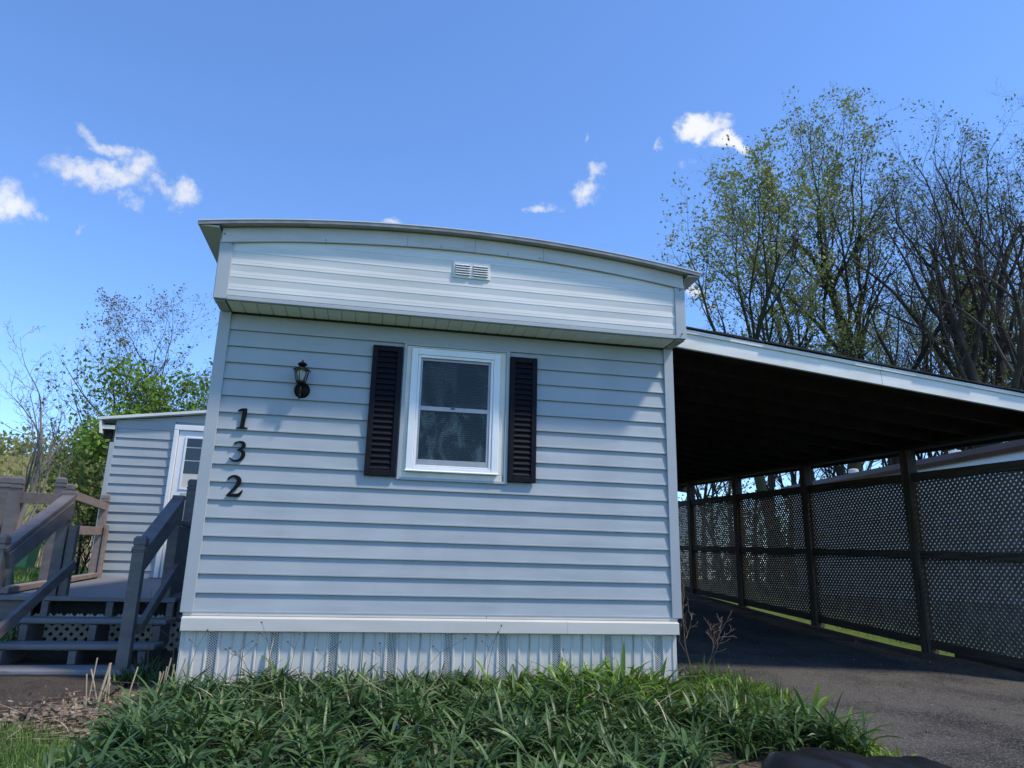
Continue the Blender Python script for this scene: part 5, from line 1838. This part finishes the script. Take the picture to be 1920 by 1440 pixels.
# cut stalks standing near the steps
for ci, (sx0, sy0, cnt, lab) in enumerate(((-0.36, -0.42, 9, 'left clump of cut beige stalks in front of the steps'), (-0.02, -0.30, 11, 'right clump of cut beige stalks in front of the steps'))):
    c = thing('stalk_clump', (sx0, sy0, gz(sx0, sy0)), lab, 'dry stalks', 'cut stalks by the steps')
    for i in range(cnt):
        x, y = sx0 + rl.normal(0, 0.07), sy0 + rl.normal(0, 0.05)
        z = gz(x, y)
        hh = rl.uniform(0.14, 0.30)
        a, t = rl.uniform(0, 6.28), rl.uniform(0.02, 0.38)
        obj('stalk', MB().tube([(x, y, z - 0.01), (x + 0.5 * t * hh * math.cos(a), y + 0.3 * t * hh * math.sin(a), z + hh * 0.5), (x + t * hh * math.cos(a), y + 0.6 * t * hh * math.sin(a), z + hh)], 0.0042, 6), 'straw', c)

# dried seed-head stems in front of the skirting
seed_pos = [(0.05, -0.25, 0.42, 0.10), (0.22, -0.28, 0.36, 0.22), (0.30, -0.22, 0.33, 0.16), (0.58, -0.24, 0.47, -0.10), (0.68, -0.20, 0.40, 0.05), (0.80, -0.30, 0.36, 0.20),
            (0.47, -0.18, 0.30, -0.18), (1.50, -0.25, 0.38, 0.34), (1.28, -0.22, 0.34, -0.02), (1.95, -0.24, 0.42, 0.12), (2.00, -0.20, 0.46, 0.10), (2.60, -0.2, 0.30, -0.05)]
for i, (x, y, hh, ln) in enumerate(seed_pos):
    z = gz(x, y)
    s = thing('seed_stem', (x, y, z), 'thin dried seed-head stem standing before the white skirting', 'dry stem', 'dried stems before the skirting')
    pts_ = [(x, y, z), (x + 0.15 * ln, y + 0.005, z + 0.4 * hh), (x + 0.5 * ln, y + 0.01, z + 0.75 * hh), (x + ln, y + 0.0, z + hh)]
    obj('stem', MB().tube(pts_, [0.0024, 0.002, 0.0016, 0.0012], 5), 'stem_dead', s)
    obj('side_stem', MB().tube([pts_[2], (x + 0.5 * ln - 0.05, y, z + 0.86 * hh)], [0.0013, 0.001], 4), 'stem_dead', s)
    for q in (pts_[3], (x + 0.5 * ln - 0.05, y, z + 0.86 * hh)):
        obj('seed_head', MB().lathe(q[0], q[1], [(q[2] - 0.005, 0.003), (q[2], 0.0075), (q[2] + 0.005, 0.0055), (q[2] + 0.008, 0.001)], 7), 'stem_dead', s)
# taller dry weeds by the steps
for i, (x, y, hh, ln, lab) in enumerate(((-0.33, 0.35, 0.62, -0.05, 'tall dry weed stem before the right newel post'), (-0.20, 0.42, 0.52, 0.06, 'dry weed stem between newel post and skirting'),
                                         (-0.14, 0.30, 0.48, -0.08, 'short dry weed stem next to the skirting corner'))):
    z = gz(x, y)
    s = thing('dry_weed', (x, y, z), lab, 'dry stem', 'dry weeds by the steps')
    obj('stem', MB().tube([(x, y, z), (x + 0.3 * ln, y, z + 0.45 * hh), (x + ln, y, z + hh)], [0.003, 0.0024, 0.0012], 5), 'stem_dead', s)
    for t in (0.4, 0.6, 0.8):
        a = 1.0 if (i + int(t * 10)) % 2 else -1.0
        obj('side_stem', MB().tube([(x + t * ln, y, z + t * hh), (x + t * ln + a * 0.09, y - 0.02, z + t * hh + 0.07)], [0.0016, 0.0009], 4), 'stem_dead', s)
# green weeds under the steps
rg_ = np.random.default_rng(601)
m_ = 420
xx, yy = rg_.uniform(-0.5, -0.08, m_), rg_.uniform(0.15, 0.75, m_)
P = np.stack([xx, yy, ground_z(xx, yy)], 1)
v, f = blades(P, rg_.uniform(0, 6.28, m_), rg_.uniform(0.6, 1.5, m_), rg_.uniform(0.2, 1.3, m_), rg_.uniform(0.05, 0.14, m_), rg_.uniform(0.006, 0.014, m_), 5, None, 'lance', 0.2)
tag(fast('step_weeds', v, f, 'foliage_fine', None, True), 'dark weeds in the gap between steps and skirting', 'weeds', kind='stuff')
m_ = 500
xx, yy = rg_.uniform(-2.0, -1.5, m_), rg_.uniform(0.9, 1.45, m_)
P = np.stack([xx, yy, ground_z(xx, yy) + rg_.uniform(0, 0.22, m_)], 1)
v, f = blades(P, rg_.uniform(0, 6.28, m_), rg_.uniform(0.1, 1.5, m_), rg_.uniform(0.2, 1.3, m_), rg_.uniform(0.05, 0.12, m_), rg_.uniform(0.014, 0.03, m_), 5, None, 'lance', 0.2)
tag(fast('step_weeds', v, f, 'leaf_dark', None, True), 'leafy weeds left of the steps under the deck', 'weeds', kind='stuff')

# bare twiggy shrub at the right corner of the skirting
sh_ = thing('bare_shrub', (3.80, 0.40, gz(3.80, 0.40)), 'small bare twiggy shrub at the right corner of the home', 'shrub')
lvs = grow(seed=733, H=0.62, r0=0.0055, lean=(-0.05, 0.0), fork=0.25, n=(6, 4, 2), ang=(32, 38, 42), ratio=(0.50, 0.5, 0.5), wob=0.07, up=0.08, twin=1)
for lv in lvs:
    for i in range(len(lv)):
        lv[i] = (lv[i][0] + np.array([3.80, 0.40, gz(3.80, 0.40)]), np.maximum(lv[i][1], 0.0016))
v, f = tubes(lvs, (0, 1))
fast('stem', v, f, 'stem_dead', sh_)
v, f = tubes(lvs, (2, 3))
tag(fast('twigs', v, f, 'stem_dead', sh_), kind='stuff')
